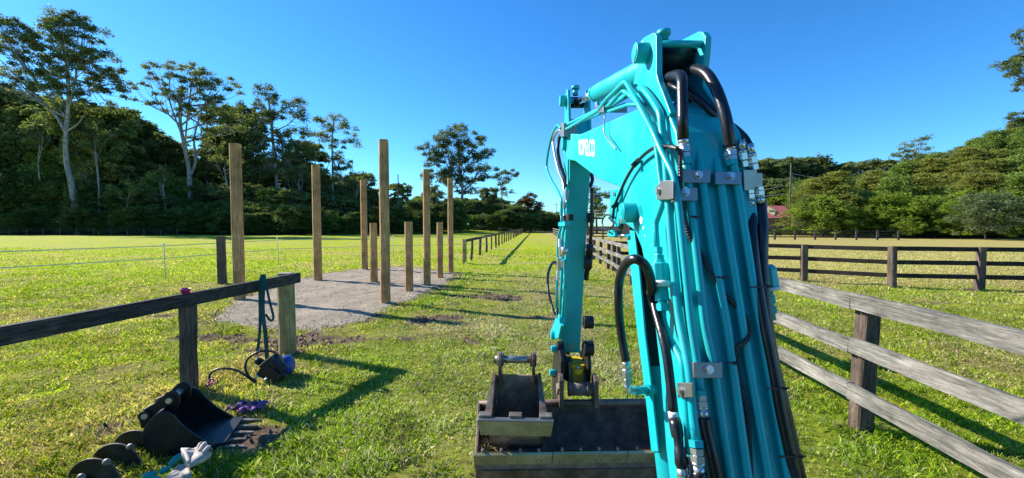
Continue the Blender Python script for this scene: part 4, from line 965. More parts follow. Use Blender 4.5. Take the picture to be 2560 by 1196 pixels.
# auger bit
au0 = Vector((-3.122, 2.808, -.02)); au1 = Vector((-3.26, 3.46, -.02)); aax = (au1 - au0).normalized(); au = empty('auger_bit', (au0.x, au0.y, 0), 'rusty dark auger bit with round flights lying in the grass at the lower left', 'auger')
mb = MB(); mb.tube([au0, au1 + aax * .1], .028, 12); mb.build('shaft', M['innersteel'], au)
s1 = aax.cross(Vector((0, 0, 1))).normalized(); s2 = s1.cross(aax).normalized(); vs = []; N_ = 28 * 3
for i in range(N_ + 1):
    a = 2 * math.pi * i / 28 - math.pi / 2; c = au0 + aax * (.218 * i / 28); dv = s1 * math.cos(a) + s2 * math.sin(a)
    vs += [c + dv * .03, c + dv * .205, c + dv * .205 + aax * .012, c + dv * .03 + aax * .012]
mb = MB(); mb.add(vs, [tuple(j) for i in range(N_) for j in ((4 * i, 4 * i + 1, 4 * i + 5, 4 * i + 4), (4 * i + 1, 4 * i + 2, 4 * i + 6, 4 * i + 5), (4 * i + 2, 4 * i + 3, 4 * i + 7, 4 * i + 6), (4 * i + 3, 4 * i, 4 * i + 4, 4 * i + 7))] + [(0, 3, 2, 1), (4 * N_, 4 * N_ + 1, 4 * N_ + 2, 4 * N_ + 3)])
mb.build('flight', M['blacksteel'], au); mb = MB(); mb.tube([au0 + aax * (.218 * i / 28 + .006) + (s1 * math.cos(2 * math.pi * i / 28 - math.pi / 2) + s2 * math.sin(2 * math.pi * i / 28 - math.pi / 2)) * .206 for i in range(N_ + 1)], .007, 6); mb.build('flight_edge', M['rust'], au)
for x, y, Y in ((201, 1193, 2.60), (265, 1155, 2.80), (324, 1117, 3.0)):
    c = P(x, y, Y); mb = MB(); mb.tube([c, c + Vector((.02, -.01, .005)), c + Vector((.035, -.015, .0))], [.022, .022, .010], 12); mb.build('wear_tip', M['tooth'], au)

# work gloves
def glove(label, palm_px, z, fingers, zf):
    pa = [G(x, y, z + .03 * math.sin(i * 1.7)) for i, (x, y) in enumerate(palm_px)]; c = sum(pa, Vector()) / len(pa); r = empty('work_glove', (c.x, c.y, 0), label, 'glove')
    top = c + Vector((0, 0, .010)); n = len(pa); lowr = [q - Vector((0, 0, .03)) for q in pa]
    mid = [q.lerp(top, .35) + Vector((0, 0, .006)) for q in pa]
    mb = MB(); mb.add(pa + mid + [top] + lowr, [(i, (i + 1) % n, n + (i + 1) % n, n + i) for i in range(n)] + [(n + i, n + (i + 1) % n, 2 * n) for i in range(n)] + [(i, (i + 1) % n, 2 * n + 1 + (i + 1) % n, 2 * n + 1 + i) for i in range(n)] + [tuple(2 * n + 1 + i for i in range(n))], 0, True)
    mb.build('palm', M['glove'], r)
    for a, b_, rad, mm in fingers:
        mb = MB(); a, b_ = G(a[0], a[1], zf), G(b_[0], b_[1], zf); pts = smooth_path([a, a.lerp(b_, .5) + Vector((0, 0, .012)), b_], 4); k = len(pts)
        mb.tube(pts, [rad * (1 if 0 < i < k - 1 else .6) for i in range(k)], 12); mb.build('finger', M[mm], r)
g1 = [(452, 1121), (456, 1135), (462, 1152), (470, 1161), (476, 1157), (505, 1147), (524, 1136), (531, 1124), (530, 1117), (520, 1112), (513, 1106), (509, 1106), (505, 1103), (497, 1108), (492, 1118), (478, 1124), (467, 1125), (459, 1122)]
glove('pale leather work glove with a flared cuff resting on the black bucket', g1, .25, [((455, 1122), (473, 1158), .012, 'glove'), ((498, 1130), (514, 1108), .014, 'glove'), ((508, 1134), (526, 1118), .014, 'glove')], .262)
g2 = [(395, 1210), (430, 1178), (445, 1162), (468, 1159), (475, 1172), (480, 1187), (462, 1196), (450, 1215)]
glove('pale work glove with teal fingers lying at the bottom edge of the picture', g2, .17, [((425, 1165), (454, 1140), .024, 'gloveteal'), ((400, 1184), (424, 1174), .022, 'gloveteal'), ((358, 1196), (390, 1190), .026, 'gloveteal'), ((372, 1212), (400, 1200), .024, 'gloveteal')], .16)
# ------------------------------------------------------------------ excavator arm
O_ = Vector((.545, 0, 0)); vv = Vector((1, .07, 0)).normalized(); uu = Vector((-.07, 1, 0)).normalized(); UP = Vector((0, 0, 1))
def MS(px, py, s=0.0): return plane_hit(px, py, O_ + vv * s, vv)
def lat(p): return (Vector(p) - O_).dot(vv)
e1, e2 = MS(1705, 500), MS(1752, 1150); nF = (e1 - e2).cross(vv).normalized()
if nF.y > 0: nF = -nF
def FP(px, py, off=0.0): return plane_hit(px, py, e1 + nF * off, nF)
ex = empty('excavator', (.5, 2.0, 0), 'bright teal excavator, its boom and dipper arm carrying steel pipes and black hoses', 'excavator')
def PART(mb, name, m_, parent=None, bevel=0): return mb.build(name, M[m_] if isinstance(m_, str) else m_, parent or ex, bevel=bevel)

CAM_SCALE = .85
def wbox(z): return float(np.interp(z, [1.0, 1.9, 2.2, 2.35, 2.8], [.25, .232, .20, .185, .18]))
outl = [(1407, 318), (1412, 334), (1450, 336), (1540, 296), (1617, 262), (1645, 262), (1672, 285), (1690, 330), (1698, 400), (1705, 500), (1717, 700), (1737, 950), (1752, 1150), (1775, 1420),
        (1700, 1420), (1664, 1120), (1650, 930), (1634, 790), (1618, 690), (1603, 620), (1586, 578), (1558, 556), (1545, 500), (1553, 470), (1497, 448), (1437, 403), (1420, 400), (1407, 384)]
a = [MS(*q) for q in outl]; b_ = [q + vv * wbox(q.z) for q in a]
mb = MB(); mb.prism(a, b_); PART(mb, 'boom', 'teal', bevel=.006)
# welded flange line down the left face
def plate(px_pts, s, th, m_='teal', name='plate', parent=None, bevel=.003):
    q = [MS(x, y, s) for x, y in px_pts]; mb = MB(); mb.prism(q, [p + vv * th for p in q]); return PART(mb, name, m_, parent, bevel)
br = [(1601, 103), (1609, 94), (1631, 82), (1638, 83), (1641, 92), (1641, 184), (1646, 205), (1654, 224), (1676, 283), (1672, 292), (1650, 290), (1590, 262), (1583, 245), (1581, 220), (1587, 190), (1594, 160)]
plate(br, -.004, .022, name='bracket_plate')
q = [MS(x, y, -.004) + vv * .172 for x, y in br]
brr = [(1698, 103), (1720, 92), (1745, 79), (1756, 80), (1764, 93), (1762, 130), (1757, 176), (1756, 218), (1775, 245), (1798, 276), (1802, 300), (1760, 310), (1715, 260), (1708, 190)]
plate(brr, .162, .022, name='bracket_plate')
c = MS(1738, 120, .160); mb = MB(); mb.cyl(c - vv * .002, c + vv * .001, .017, 20); PART(mb, 'pin_hole', 'black')
# pin boss left, cross tube, grease knob
c = MS(1586, 133, -.052); mb = MB(); mb.tube([c, c + vv * .05], .036, 28); mb.tube([c - vv * .003, c], .028, 28); bo = PART(mb, 'pin_boss', 'teal', bevel=.002)
mb = MB(); d_ = MS(1597, 152, -.035); mb.hexnut(d_ - vv * .02, d_ + vv * .0, .010); PART(mb, 'grease_nipple', 'zinc', bo)
mb = MB(); mb.cyl(MS(1640, 110, .0), MS(1640, 110, .0) + vv * .165, .0125, 14); PART(mb, 'cross_tube', 'teal')
c = MS(1659, 104, .028); mb = MB(); mb.tube([c, c + UP * .02, c + UP * .022, c + UP * .036], [.016, .018, .024, .024], 16); PART(mb, 'cap', 'teal')
c0 = Vector((O_ + vv * .02)); pin = MS(1615, 150, .0); mb = MB(); mb.cyl(pin + vv * .018, pin + vv * .150, .062, 22); PART(mb, 'cylinder_eye', 'black')
mb = MB(); w0 = MS(1622, 245, .018); w1 = MS(1606, 172, .018); mb.prism([w0, w1, w1 + uu * .05, w0 + uu * .05], [p + vv * .145 for p in (w0, w1, w1 + uu * .05, w0 + uu * .05)]); PART(mb, 'bracket_web', 'teal')
# dipper (arm) cylinder
r0 = MS(1440, 257, .09); pn = pin + vv * .085; ax_ = (r0 - pn).normalized(); L0 = (r0 - pn).length
fe = MS(1490, 232, .09); Lb = (fe - pn).dot(ax_)
mb = MB(); mb.tube([pn + ax_ * .03, pn + ax_ * .05, pn + ax_ * (Lb - .03), pn + ax_ * Lb, pn + ax_ * (Lb + .012)], [.045, .054, .054, .054, .047], 28); cy = PART(mb, 'dipper_cylinder', 'teal', bevel=.002)
mb = MB(); mb.tube([pn + ax_ * (Lb - .07), pn + ax_ * (Lb - .052)], .0575, 28); PART(mb, 'cylinder_collar', 'teal', cy)
mb = MB(); mb.tube([pn + ax_ * Lb, r0 - ax_ * .05], .026, 18); PART(mb, 'rod', 'chrome', cy)
mb = MB(); mb.cyl(r0 - vv * .06, r0 + vv * .06, .045, 20); mb.tube([r0 - ax_ * .09, r0], .035, 14); PART(mb, 'rod_eye', 'black', cy)
# stick
def MY(Y, z, s):    # point at forward distance Y, height z, lateral s
    return Vector((O_.x, 0, 0)) + vv * s + uu * (Y / uu.y) + UP * z
sk = [(3.84, .73), (3.56, 1.9), (3.45, 2.3), (3.43, 2.55), (3.50, 2.72), (3.64, 2.72), (3.80, 2.35), (3.92, 1.9), (4.02, .80), (3.96, .70)]
mb = MB(); mb.prism([MY(y, z, .010) for y, z in sk], [MY(y, z, .174) for y, z in sk]); stk = PART(mb, 'dipper_arm', 'teal', bevel=.006)
for s in (.0, .16):
    lg = [(3.45, 2.60), (3.52, 2.95), (3.58, 2.98), (3.66, 2.95), (3.72, 2.60)]; mb = MB(); mb.prism([MY(y, z, s) for y, z in lg], [MY(y, z, s + .022) for y, z in lg]); PART(mb, 'lug_plate', 'teal', stk, bevel=.003)
c = MY(3.59, 2.885, -.055); mb = MB(); mb.cyl(c, c + vv * .055, .045, 20); mb.cyl(c + vv * .022, c + vv * .17, .022, 12); PART(mb, 'pin_boss', 'teal', stk, bevel=.002)
c = MY(3.59, 2.93, .075); mb = MB(); mb.tube([c, c + UP * .05], .022, 10); mb.tube([c + UP * .05, c + UP * .075], .034, 10); PART(mb, 'grease_cap', 'teal', stk)
c = MY(3.62, 2.55, -.03); mb = MB(); mb.cyl(c, c + vv * .24, .06, 22); PART(mb, 'pivot_pin', 'teal', stk, bevel=.002)
# boom tip block on the left where the pipes end
def px_box(x0, x1, y0, y1, s, th, m_, name, parent=None, bev=.002):
    return plate([(x0, y0), (x1, y0), (x1, y1), (x0, y1)], s, th, m_, name, parent, bev)
px_box(1399, 1409, 308, 342, -.05, .10, 'clampsteel', 'pipe_block')

# ---- pipes
def pipe(pts, r, m_='teal', name='pipe', parent=None, rad=.035, n=12): mb = MB(); mb.tube(bent_path(pts, rad), r, n); return PART(mb, name, m_, parent)
def hose(pts, r, m_='rubber', name='hose', parent=None, sub=6): mb = MB(); mb.tube(smooth_path(pts, sub), r, 12); return PART(mb, name, m_, parent)
def corr(pts, r, name='corrugated_conduit'):
    q = smooth_path(pts, 8); L = [0]
    for a, b in zip(q[:-1], q[1:]): L.append(L[-1] + (b - a).length)
    n = int(L[-1] / .0042); out = []; rr = []
    for i in range(n + 1):
        t = L[-1] * i / n; k = min(max(0, int(np.searchsorted(L, t)) - 1), len(q) - 2); f = (t - L[k]) / max(1e-9, L[k + 1] - L[k]); out.append(q[k].lerp(q[k + 1], f)); rr.append(r if i % 2 else r * .78)
    mb = MB(); mb.tube(out, rr, 8, smooth=False); return PART(mb, name, 'conduit')
def fitting(pts, r, m_='zinc', name='fitting', parent=None):
    """swaged hose end with hex nuts along the given axis points a -> b"""
    a, b = Vector(pts[0]), Vector(pts[1]); d = b - a; mb = MB()
    mb.tube([a, a + d * .38], r * .95, 14); mb.tube([a + d * .38, a + d * .5], r * 1.08, 14)
    mb.hexnut(a + d * .50, a + d * .74, r * 1.22); mb.tube([a + d * .74, a + d * .80], r * .9, 12); mb.hexnut(a + d * .80, b, r * 1.15); return PART(mb, name, m_, parent)
rp = .0115
f_off = rp + .003
pC = pipe([FP(1713, 405, f_off + .004), FP(1718, 440, f_off), FP(1733, 560, f_off), FP(1762, 815, f_off), FP(1787, 930, f_off), FP(1826, 1196, f_off), FP(1850, 1380, f_off)], rp)
pD = pipe([MS(1690, 262, .083), MS(1716, 272, .083), MS(1733, 300, .083), FP(1752, 425, f_off), FP(1774, 580, f_off), FP(1818, 815, f_off), FP(1868, 1180, f_off), FP(1900, 1400, f_off)], rp, rad=.06)
pE = pipe([MS(1718, 252, .137), MS(1748, 268, .137), MS(1770, 300, .137), FP(1797, 425, f_off), FP(1819, 580, f_off), FP(1857, 815, f_off), FP(1920, 1180, f_off), FP(1955, 1400, f_off)], rp, rad=.06)
pF = pipe([FP(1832, 400, f_off + .004), FP(1838, 430, f_off), FP(1862, 580, f_off), FP(1900, 815, f_off), FP(1968, 1180, f_off), FP(2005, 1400, f_off)], rp)
# pipes along the top of the tip section and down the left corner
pipe([MS(1402, 331, -.03), MS(1497, 276, -.03), MS(1519, 246, -.035), MS(1564, 203, -.04), MS(1597, 262, -.045), MS(1634, 331, -.045), MS(1655, 380, -.04), MS(1686, 440, -.03), FP(1697, 515, .028), FP(1712, 660, .024), FP(1728, 815, .022), FP(1746, 925, .022), FP(1752, 985, .022)], .0105, rad=.03)
pipe([MS(1404, 318, -.02), MS(1500, 272, -.02), MS(1525, 262, -.02), MS(1556, 226, -.025), MS(1574, 237, -.03), MS(1617, 285, -.03), MS(1636, 310, -.03), MS(1641, 360, -.028), MS(1650, 440, -.028), MS(1659, 505, -.028), MS(1640, 556, -.03), MS(1639, 572, -.032), MS(1643, 625, -.034)], .0095, rad=.025)
pipe([MS(1520, 268, .03), MS(1585, 228, .02), MS(1606, 220, -.018), MS(1628, 246, -.02), MS(1652, 285, -.02), MS(1655, 330, -.02), MS(1664, 390, -.02), MS(1668, 460, -.02), MS(1678, 600, -.02), MS(1698, 800, -.018), MS(1725, 935, -.02), MS(1733, 1040, -.02), MS(1741, 1105, -.02)], .0125, rad=.04)
pipe([MS(1412, 322, .03), MS(1500, 284, .03), MS(1560, 262, .02), MS(1640, 262, .01)], .009)
pipe([MS(1412, 315, .06), MS(1470, 296, .06), MS(1530, 270, .05)], .008)
pipe([MS(1500, 286, -.012), MS(1570, 262, -.012), MS(1610, 262, -.012)], .007)
# junction block on the tip section
px_box(1488, 1508, 264, 282, -.035, .12, 'clampsteel', 'pipe_clamp')
for x, y, s in ((1494, 262, -.02), (1514, 260, .02), (1531, 258, .03)):
    c = MS(x, y, s); mb = MB(); mb.hexnut(c - UP * .012, c + UP * .014, .012); PART(mb, 'bolt', 'teal')
hose([MS(1512, 288, -.02), MS(1510, 330, -.025), MS(1522, 352, -.03), MS(1541, 374, -.02)], .0032, 'insul' if False else 'clampsteel', 'loose_wire')
# valve on the left face
vc = MS(1645, 622, -.036); vd = (MS(1657, 770, -.036) - vc)
def along(t0, t1, r, hexa=False, m_='teal', name='valve_nut', par=None):
    mb = MB(); (mb.hexnut if hexa else mb.cyl)(vc + vd * t0, vc + vd * t1, r); return PART(mb, name, m_, par)
along(-.02, .07, .0145, True); along(.07, .20, .012); along(.12, .20, .017, True)
mb = MB(); mb.tube([vc + vd * t for t in (.19, .25, .27, .56)], [.018, .020, .030, .031], 8, smooth=False); vb = PART(mb, 'relief_valve', 'teal', bevel=.002)
mb = MB(); mb.tube([vc + vd * .56, vc + vd * .66], .0315, 20); PART(mb, 'valve_band', 'insul', vb)
along(.66, .72, .020); along(.72, .88, .022, True); along(.88, .93, .015); along(.93, 1.05, .020, True)
pipe([MS(1656, 765, -.034), MS(1658, 805, -.034), MS(1673, 845, -.034), MS(1706, 905, -.030), MS(1710, 950, -.030), MS(1717, 1020, -.03), MS(1722, 1125, -.03)], .0105)
# hose that comes off the valve and runs down the left side
hs_ = [MS(1632, 742, -.05), MS(1641, 785, -.055), MS(1655, 835, -.058), MS(1667, 890, -.058), MS(1676, 960, -.058), MS(1684, 1030, -.058)]
lh = hose(hs_, .0135)
mb = MB(); mb.hexnut(MS(1630, 728, -.05), MS(1632, 748, -.05), .019); mb.hexnut(MS(1634, 750, -.05), MS(1636, 760, -.05), .018); PART(mb, 'hose_collar', 'black', lh)
mb = MB(); mb.cyl(MS(1683, 1029, -.058), MS(1686, 1048, -.058), .0148, 18); tagb = PART(mb, 'part_number_band', 'white', lh)
mb = MB(); mb.tube([MS(1686, 1048, -.058), MS(1690, 1066, -.058), MS(1694, 1090, -.058), MS(1696, 1096, -.058), MS(1698, 1120, -.058), MS(1700, 1128, -.058), MS(1703, 1160, -.058), MS(1704, 1172, -.058)], [.0165, .0175, .0165, .0130, .0125, .0155, .0165, .012], 14); PART(mb, 'heat_shrink_sleeve', 'rubber', lh)
fitting((MS(1704, 1172, -.058), MS(1712, 1240, -.058)), .014, parent=lh)
# loop hose to the boom cylinder
lp = hose([MS(1630, 735, -.06), MS(1627, 700, -.08), MS(1613, 664, -.11), MS(1587, 648, -.14), MS(1563, 662, -.15), MS(1549, 700, -.15), MS(1546, 745, -.15), MS(1549, 800, -.14), MS(1556, 855, -.13), MS(1565, 903, -.12)], .0145)
fitting((MS(1565, 900, -.12), MS(1569, 960, -.115)), .0135, parent=lp)
mb = MB(); mb.tube(bent_path([MS(1569, 958, -.115), MS(1570, 976, -.112), MS(1592, 977, -.06)], .02), .0125, 12); PART(mb, 'elbow', 'zinc', lp)
mb = MB(); mb.cyl(MS(1588, 977, -.07), MS(1618, 976, .0), .0135, 14); mb.hexnut(MS(1588, 977, -.07), MS(1595, 977, -.05), .017); mb.cyl(MS(1614, 976, -.01), MS(1632, 975, .03), .021, 14); PART(mb, 'port_tube', 'teal')
# boom cylinder and its guard
bc0, bc1, bt = MY(1.45, .70, .09), MS(1657, 916, .09), MS(1598, 545, .09); ba = (bt - bc0).normalized()
bc1 = bc0 + ba * (bc1 - bc0).dot(ba)
mb = MB(); mb.tube([bc0, bc1 - ba * .05, bc1 - ba * .048, bc1], [.056, .056, .061, .061], 28); bcy = PART(mb, 'boom_cylinder', 'teal', bevel=.002)
mb = MB(); mb.cyl(bc1, bt, .026, 18); PART(mb, 'rod', 'chrome', bcy)
gl = [(1565, 574), (1577, 684), (1591, 817), (1610, 965), (1628, 1130)]; gr_ = [(1585, 578), (1598, 684), (1611, 833), (1624, 940), (1645, 1130)]
Lp = [MS(x, y, .012) for x, y in gl]; Rp = [MS(x, y, .012) for x, y in gr_]
mb = MB(); poly = Lp + Rp[::-1]; mb.prism(poly, [p + vv * .008 for p in poly]); gd = PART(mb, 'cylinder_guard', 'teal', bevel=.002)
mb = MB(); poly2 = [p + vv * .155 for p in poly]; mb.prism(poly2, [p + vv * .008 for p in poly2]); PART(mb, 'guard_shade_side', 'black', gd)  # black far wall, rod shadow and interior shade put into its colour
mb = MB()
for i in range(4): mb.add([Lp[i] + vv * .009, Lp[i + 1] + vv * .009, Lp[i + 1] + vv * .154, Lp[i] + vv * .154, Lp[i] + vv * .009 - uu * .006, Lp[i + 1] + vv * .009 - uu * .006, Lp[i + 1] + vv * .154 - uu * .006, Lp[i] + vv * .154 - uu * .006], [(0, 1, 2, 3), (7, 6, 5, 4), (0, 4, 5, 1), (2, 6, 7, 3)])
PART(mb, 'guard_shade_web', 'black', gd)  # black web closes the channel, its colour standing for the shade inside
# boom cylinder pin boss on the boom's side
c = MS(1553, 532, -.055); mb = MB(); mb.cyl(c, c + vv * .06, .040, 30); pb = PART(mb, 'pin_boss', 'teal', bevel=.003)
mb = MB(); mb.tube([c - vv * .0025, c], .030, 30); mb.tube([c - vv * .004, c - vv * .0025], .014, 20); PART(mb, 'pin_end', 'teal', pb)
c = MS(1562, 553, -.045); mb = MB(); mb.hexnut(c - vv * .018, c, .0115); PART(mb, 'grease_nipple', 'zinc', pb)
mb = MB(); mb.cyl(MS(1598, 545, .0), MS(1598, 545, .0) + vv * .2, .05, 22); PART(mb, 'rod_eye', 'teal', bcy)
# work light and bracket under the boom
wl = plate([(1526, 476), (1553, 471), (1549, 520), (1546, 566), (1537, 568), (1522, 548)], -.010, .012, 'teal', 'lamp_bracket')
px_box(1518, 1537, 576, 592, -.010, .014, 'teal', 'lamp_tray', wl)
lbx = [(1534, 530), (1572, 540), (1574, 588), (1538, 584)]; q = [MS(x, y, .01) for x, y in lbx]; mb = MB(); mb.prism(q, [p + vv * .12 for p in q]); lm = PART(mb, 'work_lamp', 'black', bevel=.006)
mb = MB(); mb.cyl(MS(1535, 590, .0), MS(1568, 590, .0), .008, 12); PART(mb, 'lamp_rail', 'chrome', wl)
for pts in ([(1531, 540), (1516, 538), (1506, 552), (1509, 570), (1524, 581)], [(1522, 545), (1534, 560), (1524, 575)]):
    mb = MB(); mb.tube(smooth_path([MS(x, y, -.025) for x, y in pts], 5), .004, 8); PART(mb, 'lamp_cable', 'rubber', wl)
c = MS(1537, 485, -.012); mb = MB(); mb.hexnut(c - vv * .01, c, .010); PART(mb, 'bolt', 'zinc', wl)
hose([MS(1700, 385, -.012), MS(1690, 370, -.02), MS(1665, 366, -.03), MS(1641, 368, -.03), MS(1618, 381, -.022), MS(1594, 404, -.02), MS(1577, 428, -.02), MS(1562, 455, -.02), MS(1547, 490, -.02), MS(1536, 518, -.022), MS(1532, 548, -.022)], .0062, name='lamp_cable')
for x, y in ((1590, 408), (1538, 514)):
    c = MS(x, y, -.02); mb = MB(); mb.beam(c - Vector((.012, 0, .012)), c + Vector((.012, 0, .012)), .02, .02); PART(mb, 'cable_clip', 'black')
corr([MS(1655, 366, -.03), MS(1690, 371, -.022), FP(1700, 385, .03), FP(1700, 420, .035), FP(1702, 480, .03)], .0075)
corr([FP(1703, 500, .016), FP(1711, 545, .012), FP(1724, 590, .012), FP(1742, 618, .012), FP(1757, 640, .012), FP(1770, 672, .012), FP(1787, 700, .012), FP(1806, 730, .012), FP(1838, 762, .012), FP(1862, 790, .014), FP(1872, 825, .02), FP(1866, 850, .024), FP(1846, 866, .022), FP(1840, 890, .018), FP(1846, 940, .014), FP(1858, 985, .014), FP(1869, 1040, .014), FP(1872, 1100, .014), FP(1876, 1196, .014), FP(1880, 1300, .014)], .0085)
# chipped paint spots
for k, (x, y, w_, h_) in enumerate(((1603, 550, 5, 11), (1608, 570, 3, 6), (1582, 510, 4, 3), (1612, 590, 2, 4), (1617, 235, 3, 3), (1606, 106, 3, 5))):
    g = np.random.default_rng(k); ring = [(x + w_ * g.uniform(.5, 1.1) * math.cos(t), y + h_ * g.uniform(.5, 1.1) * math.sin(t)) for t in [j * math.pi / 6 for j in range(12)]]
    plate(ring, -.0052 if y < 300 else -.0012, .0012, 'chip', 'paint_chip', bevel=0)
# clamps across the pipes
def clampF(x0, x1, y0, y1, bolts, off=.030, m_='clampsteel'):
    a = [FP(x0, y0, off), FP(x1, y0, off), FP(x1, y1, off), FP(x0, y1, off)]; mb = MB(); mb.prism(a, [p - nF * .003 for p in a])
    mb.prism([a[0], a[3], a[3] - nF * .026, a[0] - nF * .026], [p + vv * .003 for p in (a[0], a[3], a[3] - nF * .026, a[0] - nF * .026)]); cl = PART(mb, 'pipe_clamp', m_, bevel=.002)
    for x, y in bolts:
        c = FP(x, y, off); mb = MB(); mb.cyl(c, c + nF * .003, .0125, 18); mb.hexnut(c + nF * .003, c + nF * .012, .0095); PART(mb, 'bolt', 'zinc', cl)
clampF(1706, 1776, 425, 457, [(1746, 438)]); clampF(1788, 1854, 429, 461, [(1826, 441)]); clampF(1686, 1744, 469, 502, [(1714, 481)], .036)
clampF(1735, 1806, 906, 946, [(1772, 924)], .034)
plate([(1640, 468), (1654, 452), (1682, 451), (1682, 498), (1668, 500), (1642, 500)], -.045, .004, 'clampsteel', 'pipe_clamp')
c = MS(1648, 478, -.046); mb = MB(); mb.hexnut(c - vv * .01, c, .0105); PART(mb, 'bolt', 'zinc')
plate([(1692, 957), (1730, 957), (1731, 994), (1694, 995)], -.046, .004, 'clampsteel', 'pipe_clamp')
c = MS(1704, 977, -.047); mb = MB(); mb.hexnut(c - vv * .01, c, .0105); PART(mb, 'bolt', 'zinc')
# bottom fittings
cfit = fitting((FP(1760, 1046, .022), FP(1753, 988, .022)), .0135)
hose([FP(1760, 1044, .022), FP(1768, 1090, .024), FP(1782, 1150, .03), FP(1796, 1220, .03), FP(1815, 1330, .03)], .0165)
mb = MB(); mb.hexnut(FP(1750, 975, .022), FP(1753, 992, .022), .015); PART(mb, 'pipe_nut', 'teal')
mb = MB(); mb.hexnut(MS(1740, 1100, -.02), MS(1742, 1118, -.02), .020); PART(mb, 'pipe_nut', 'teal')
fitting((MS(1748, 1190, -.02), MS(1743, 1120, -.02)), .0165); hose([MS(1747, 1180, -.02), MS(1752, 1230, -.02), MS(1760, 1320, -.02)], .019)
mb = MB(); mb.hexnut(MS(1721, 1118, -.03), MS(1722, 1134, -.03), .014); PART(mb, 'pipe_nut', 'teal')
fitting((MS(1727, 1200, -.03), MS(1723, 1140, -.03)), .0125); hose([MS(1727, 1195, -.03), MS(1733, 1260, -.03), MS(1740, 1320, -.03)], .013)
# big hoses at the top
h1 = hose([P(1655, 206, 1.62), P(1668, 196, 1.55), P(1684, 189, 1.47), P(1700, 189, 1.40), P(1705, 205, 1.36), P(1706, 240, 1.345), P(1707, 300, 1.32), P(1708, 348, FP(1708, 348, .016).y)], .0165)
fitting((P(1708, 342, FP(1708, 342, .016).y), FP(1713, 398, .016)), .0165, parent=h1)
mb = MB(); mb.hexnut(FP(1713, 396, .016), FP(1714, 412, .016), .019); PART(mb, 'pipe_nut', 'teal', h1)
h2 = hose([P(1700, 190, 1.62), P(1720, 178, 1.55), P(1743, 174, 1.48), P(1768, 187, 1.42), P(1790, 222, 1.38), P(1806, 265, 1.35), P(1818, 312, 1.335), P(1825, 368, FP(1825, 368, .016).y)], .0175)
fitting((P(1824, 362, FP(1824, 362, .016).y), FP(1829, 402, .016)), .0165, parent=h2)
mb = MB(); mb.hexnut(FP(1829, 400, .016), FP(1832, 414, .016), .018); PART(mb, 'pipe_nut', 'teal', h2)
hose([P(1658, 206, 1.60), P(1670, 210, 1.52), P(1692, 221, 1.45), P(1726, 240, 1.42), P(1756, 264, 1.42), P(1785, 290, 1.43), P(1803, 310, 1.46)], .0085)
hose([P(1712, 218, 1.58), P(1735, 232, 1.52), P(1760, 258, 1.48), P(1790, 284, 1.46), P(1812, 304, 1.45), P(1838, 322, 1.42), P(1862, 345, 1.38), P(1874, 366, 1.36)], .0115)
h3 = hose([P(1700, 236, 1.60), P(1740, 258, 1.56), P(1790, 292, 1.52), P(1828, 318, 1.47), P(1848, 338, 1.42), P(1854, 356, 1.39)], .0115)
def fitF(xa, ya, xb, yb, r, off=.02): return fitting((FP(xa, ya, off), FP(xb, yb, off)), r)
Yr = 1.30
def fitP(xa, ya, xb, yb, r, Y=1.34): return fitting((P(xa, ya, Y), P(xb, yb, Y)), r)
fitP(1852, 350, 1860, 418, .0125); fitP(1873, 360, 1886, 425, .0125)
q = [P(1857, 424, 1.33), P(1893, 424, 1.33), P(1893, 432, 1.33), P(1907, 432, 1.33), P(1907, 470, 1.33), P(1889, 470, 1.33), P(1889, 478, 1.33), P(1860, 478, 1.33)]
mb = MB(); mb.prism(q, [p + Vector((0, .045, 0)) for p in q]); PART(mb, 'manifold_block', 'clampsteel', bevel=.002)
fitP(1877, 516, 1873, 476, .0125, 1.335); fitP(1901, 508, 1897, 468, .0125, 1.335)
def YF(y): return float(np.interp(y, [500, 1150], [e1.y, e2.y])) + .01
hose([P(1877, 512, YF(512) + .03), P(1881, 600, YF(600)), P(1890, 690, YF(690) - .01), P(1908, 800, YF(800) - .02), P(1932, 920, YF(920) - .02), P(1952, 1030, YF(1030) - .02), P(1985, 1180, YF(1180) - .02), P(2015, 1320, YF(1300) - .02)], .0155)
hose([P(1901, 504, YF(504) + .03), P(1906, 580, YF(580) + .01), P(1905, 660, YF(660) + .01), P(1914, 780, YF(780) + .01), P(1932, 900, YF(900) + .01), P(1958, 1010, YF(1010) + .01), P(1996, 1180, YF(1180) + .01), P(2030, 1320, YF(1300) + .01)], .0165)
# right hand valve seen behind the hoses
mb = MB(); mb.tube([P(1914, 665, 1.33), P(1916, 672, 1.33), P(1921, 716, 1.33)], [.02, .028, .03], 8, smooth=False); rv = PART(mb, 'relief_valve', 'teal', bevel=.002)
mb = MB(); mb.cyl(P(1921, 716, 1.33), P(1922, 724, 1.33), .0305, 18); PART(mb, 'valve_band', 'insul', rv)
mb = MB(); mb.hexnut(P(1922, 740, 1.33), P(1925, 758, 1.33), .018); mb.cyl(P(1922, 724, 1.33), P(1930, 800, 1.33), .011); mb.hexnut(P(1927, 768, 1.33), P(1929, 782, 1.33), .017); PART(mb, 'valve_nut', 'teal', rv)
# cable ties
def tie(x0, y0, x1, y1, off=.027, tail=True):
    mb = MB(); a, b = FP(x0, y0, off), FP(x1, y1, off); mb.beam(a, b, .0045, .0025, up=nF); 
    if tail: mb.box(b, (.008, .006, .008)); mb.beam(b, b + vv * .012 + UP * .001, .004, .002, up=nF)
    PART(mb, 'cable_tie', 'black')
tie(1724, 541, 1742, 543); tie(1778, 693, 1812, 694); tie(1817, 907, 1838, 908); tie(1876, 719, 1922, 716, .042); tie(1917, 971, 1962, 972, .045); tie(1946, 1142, 2004, 1142, .045)
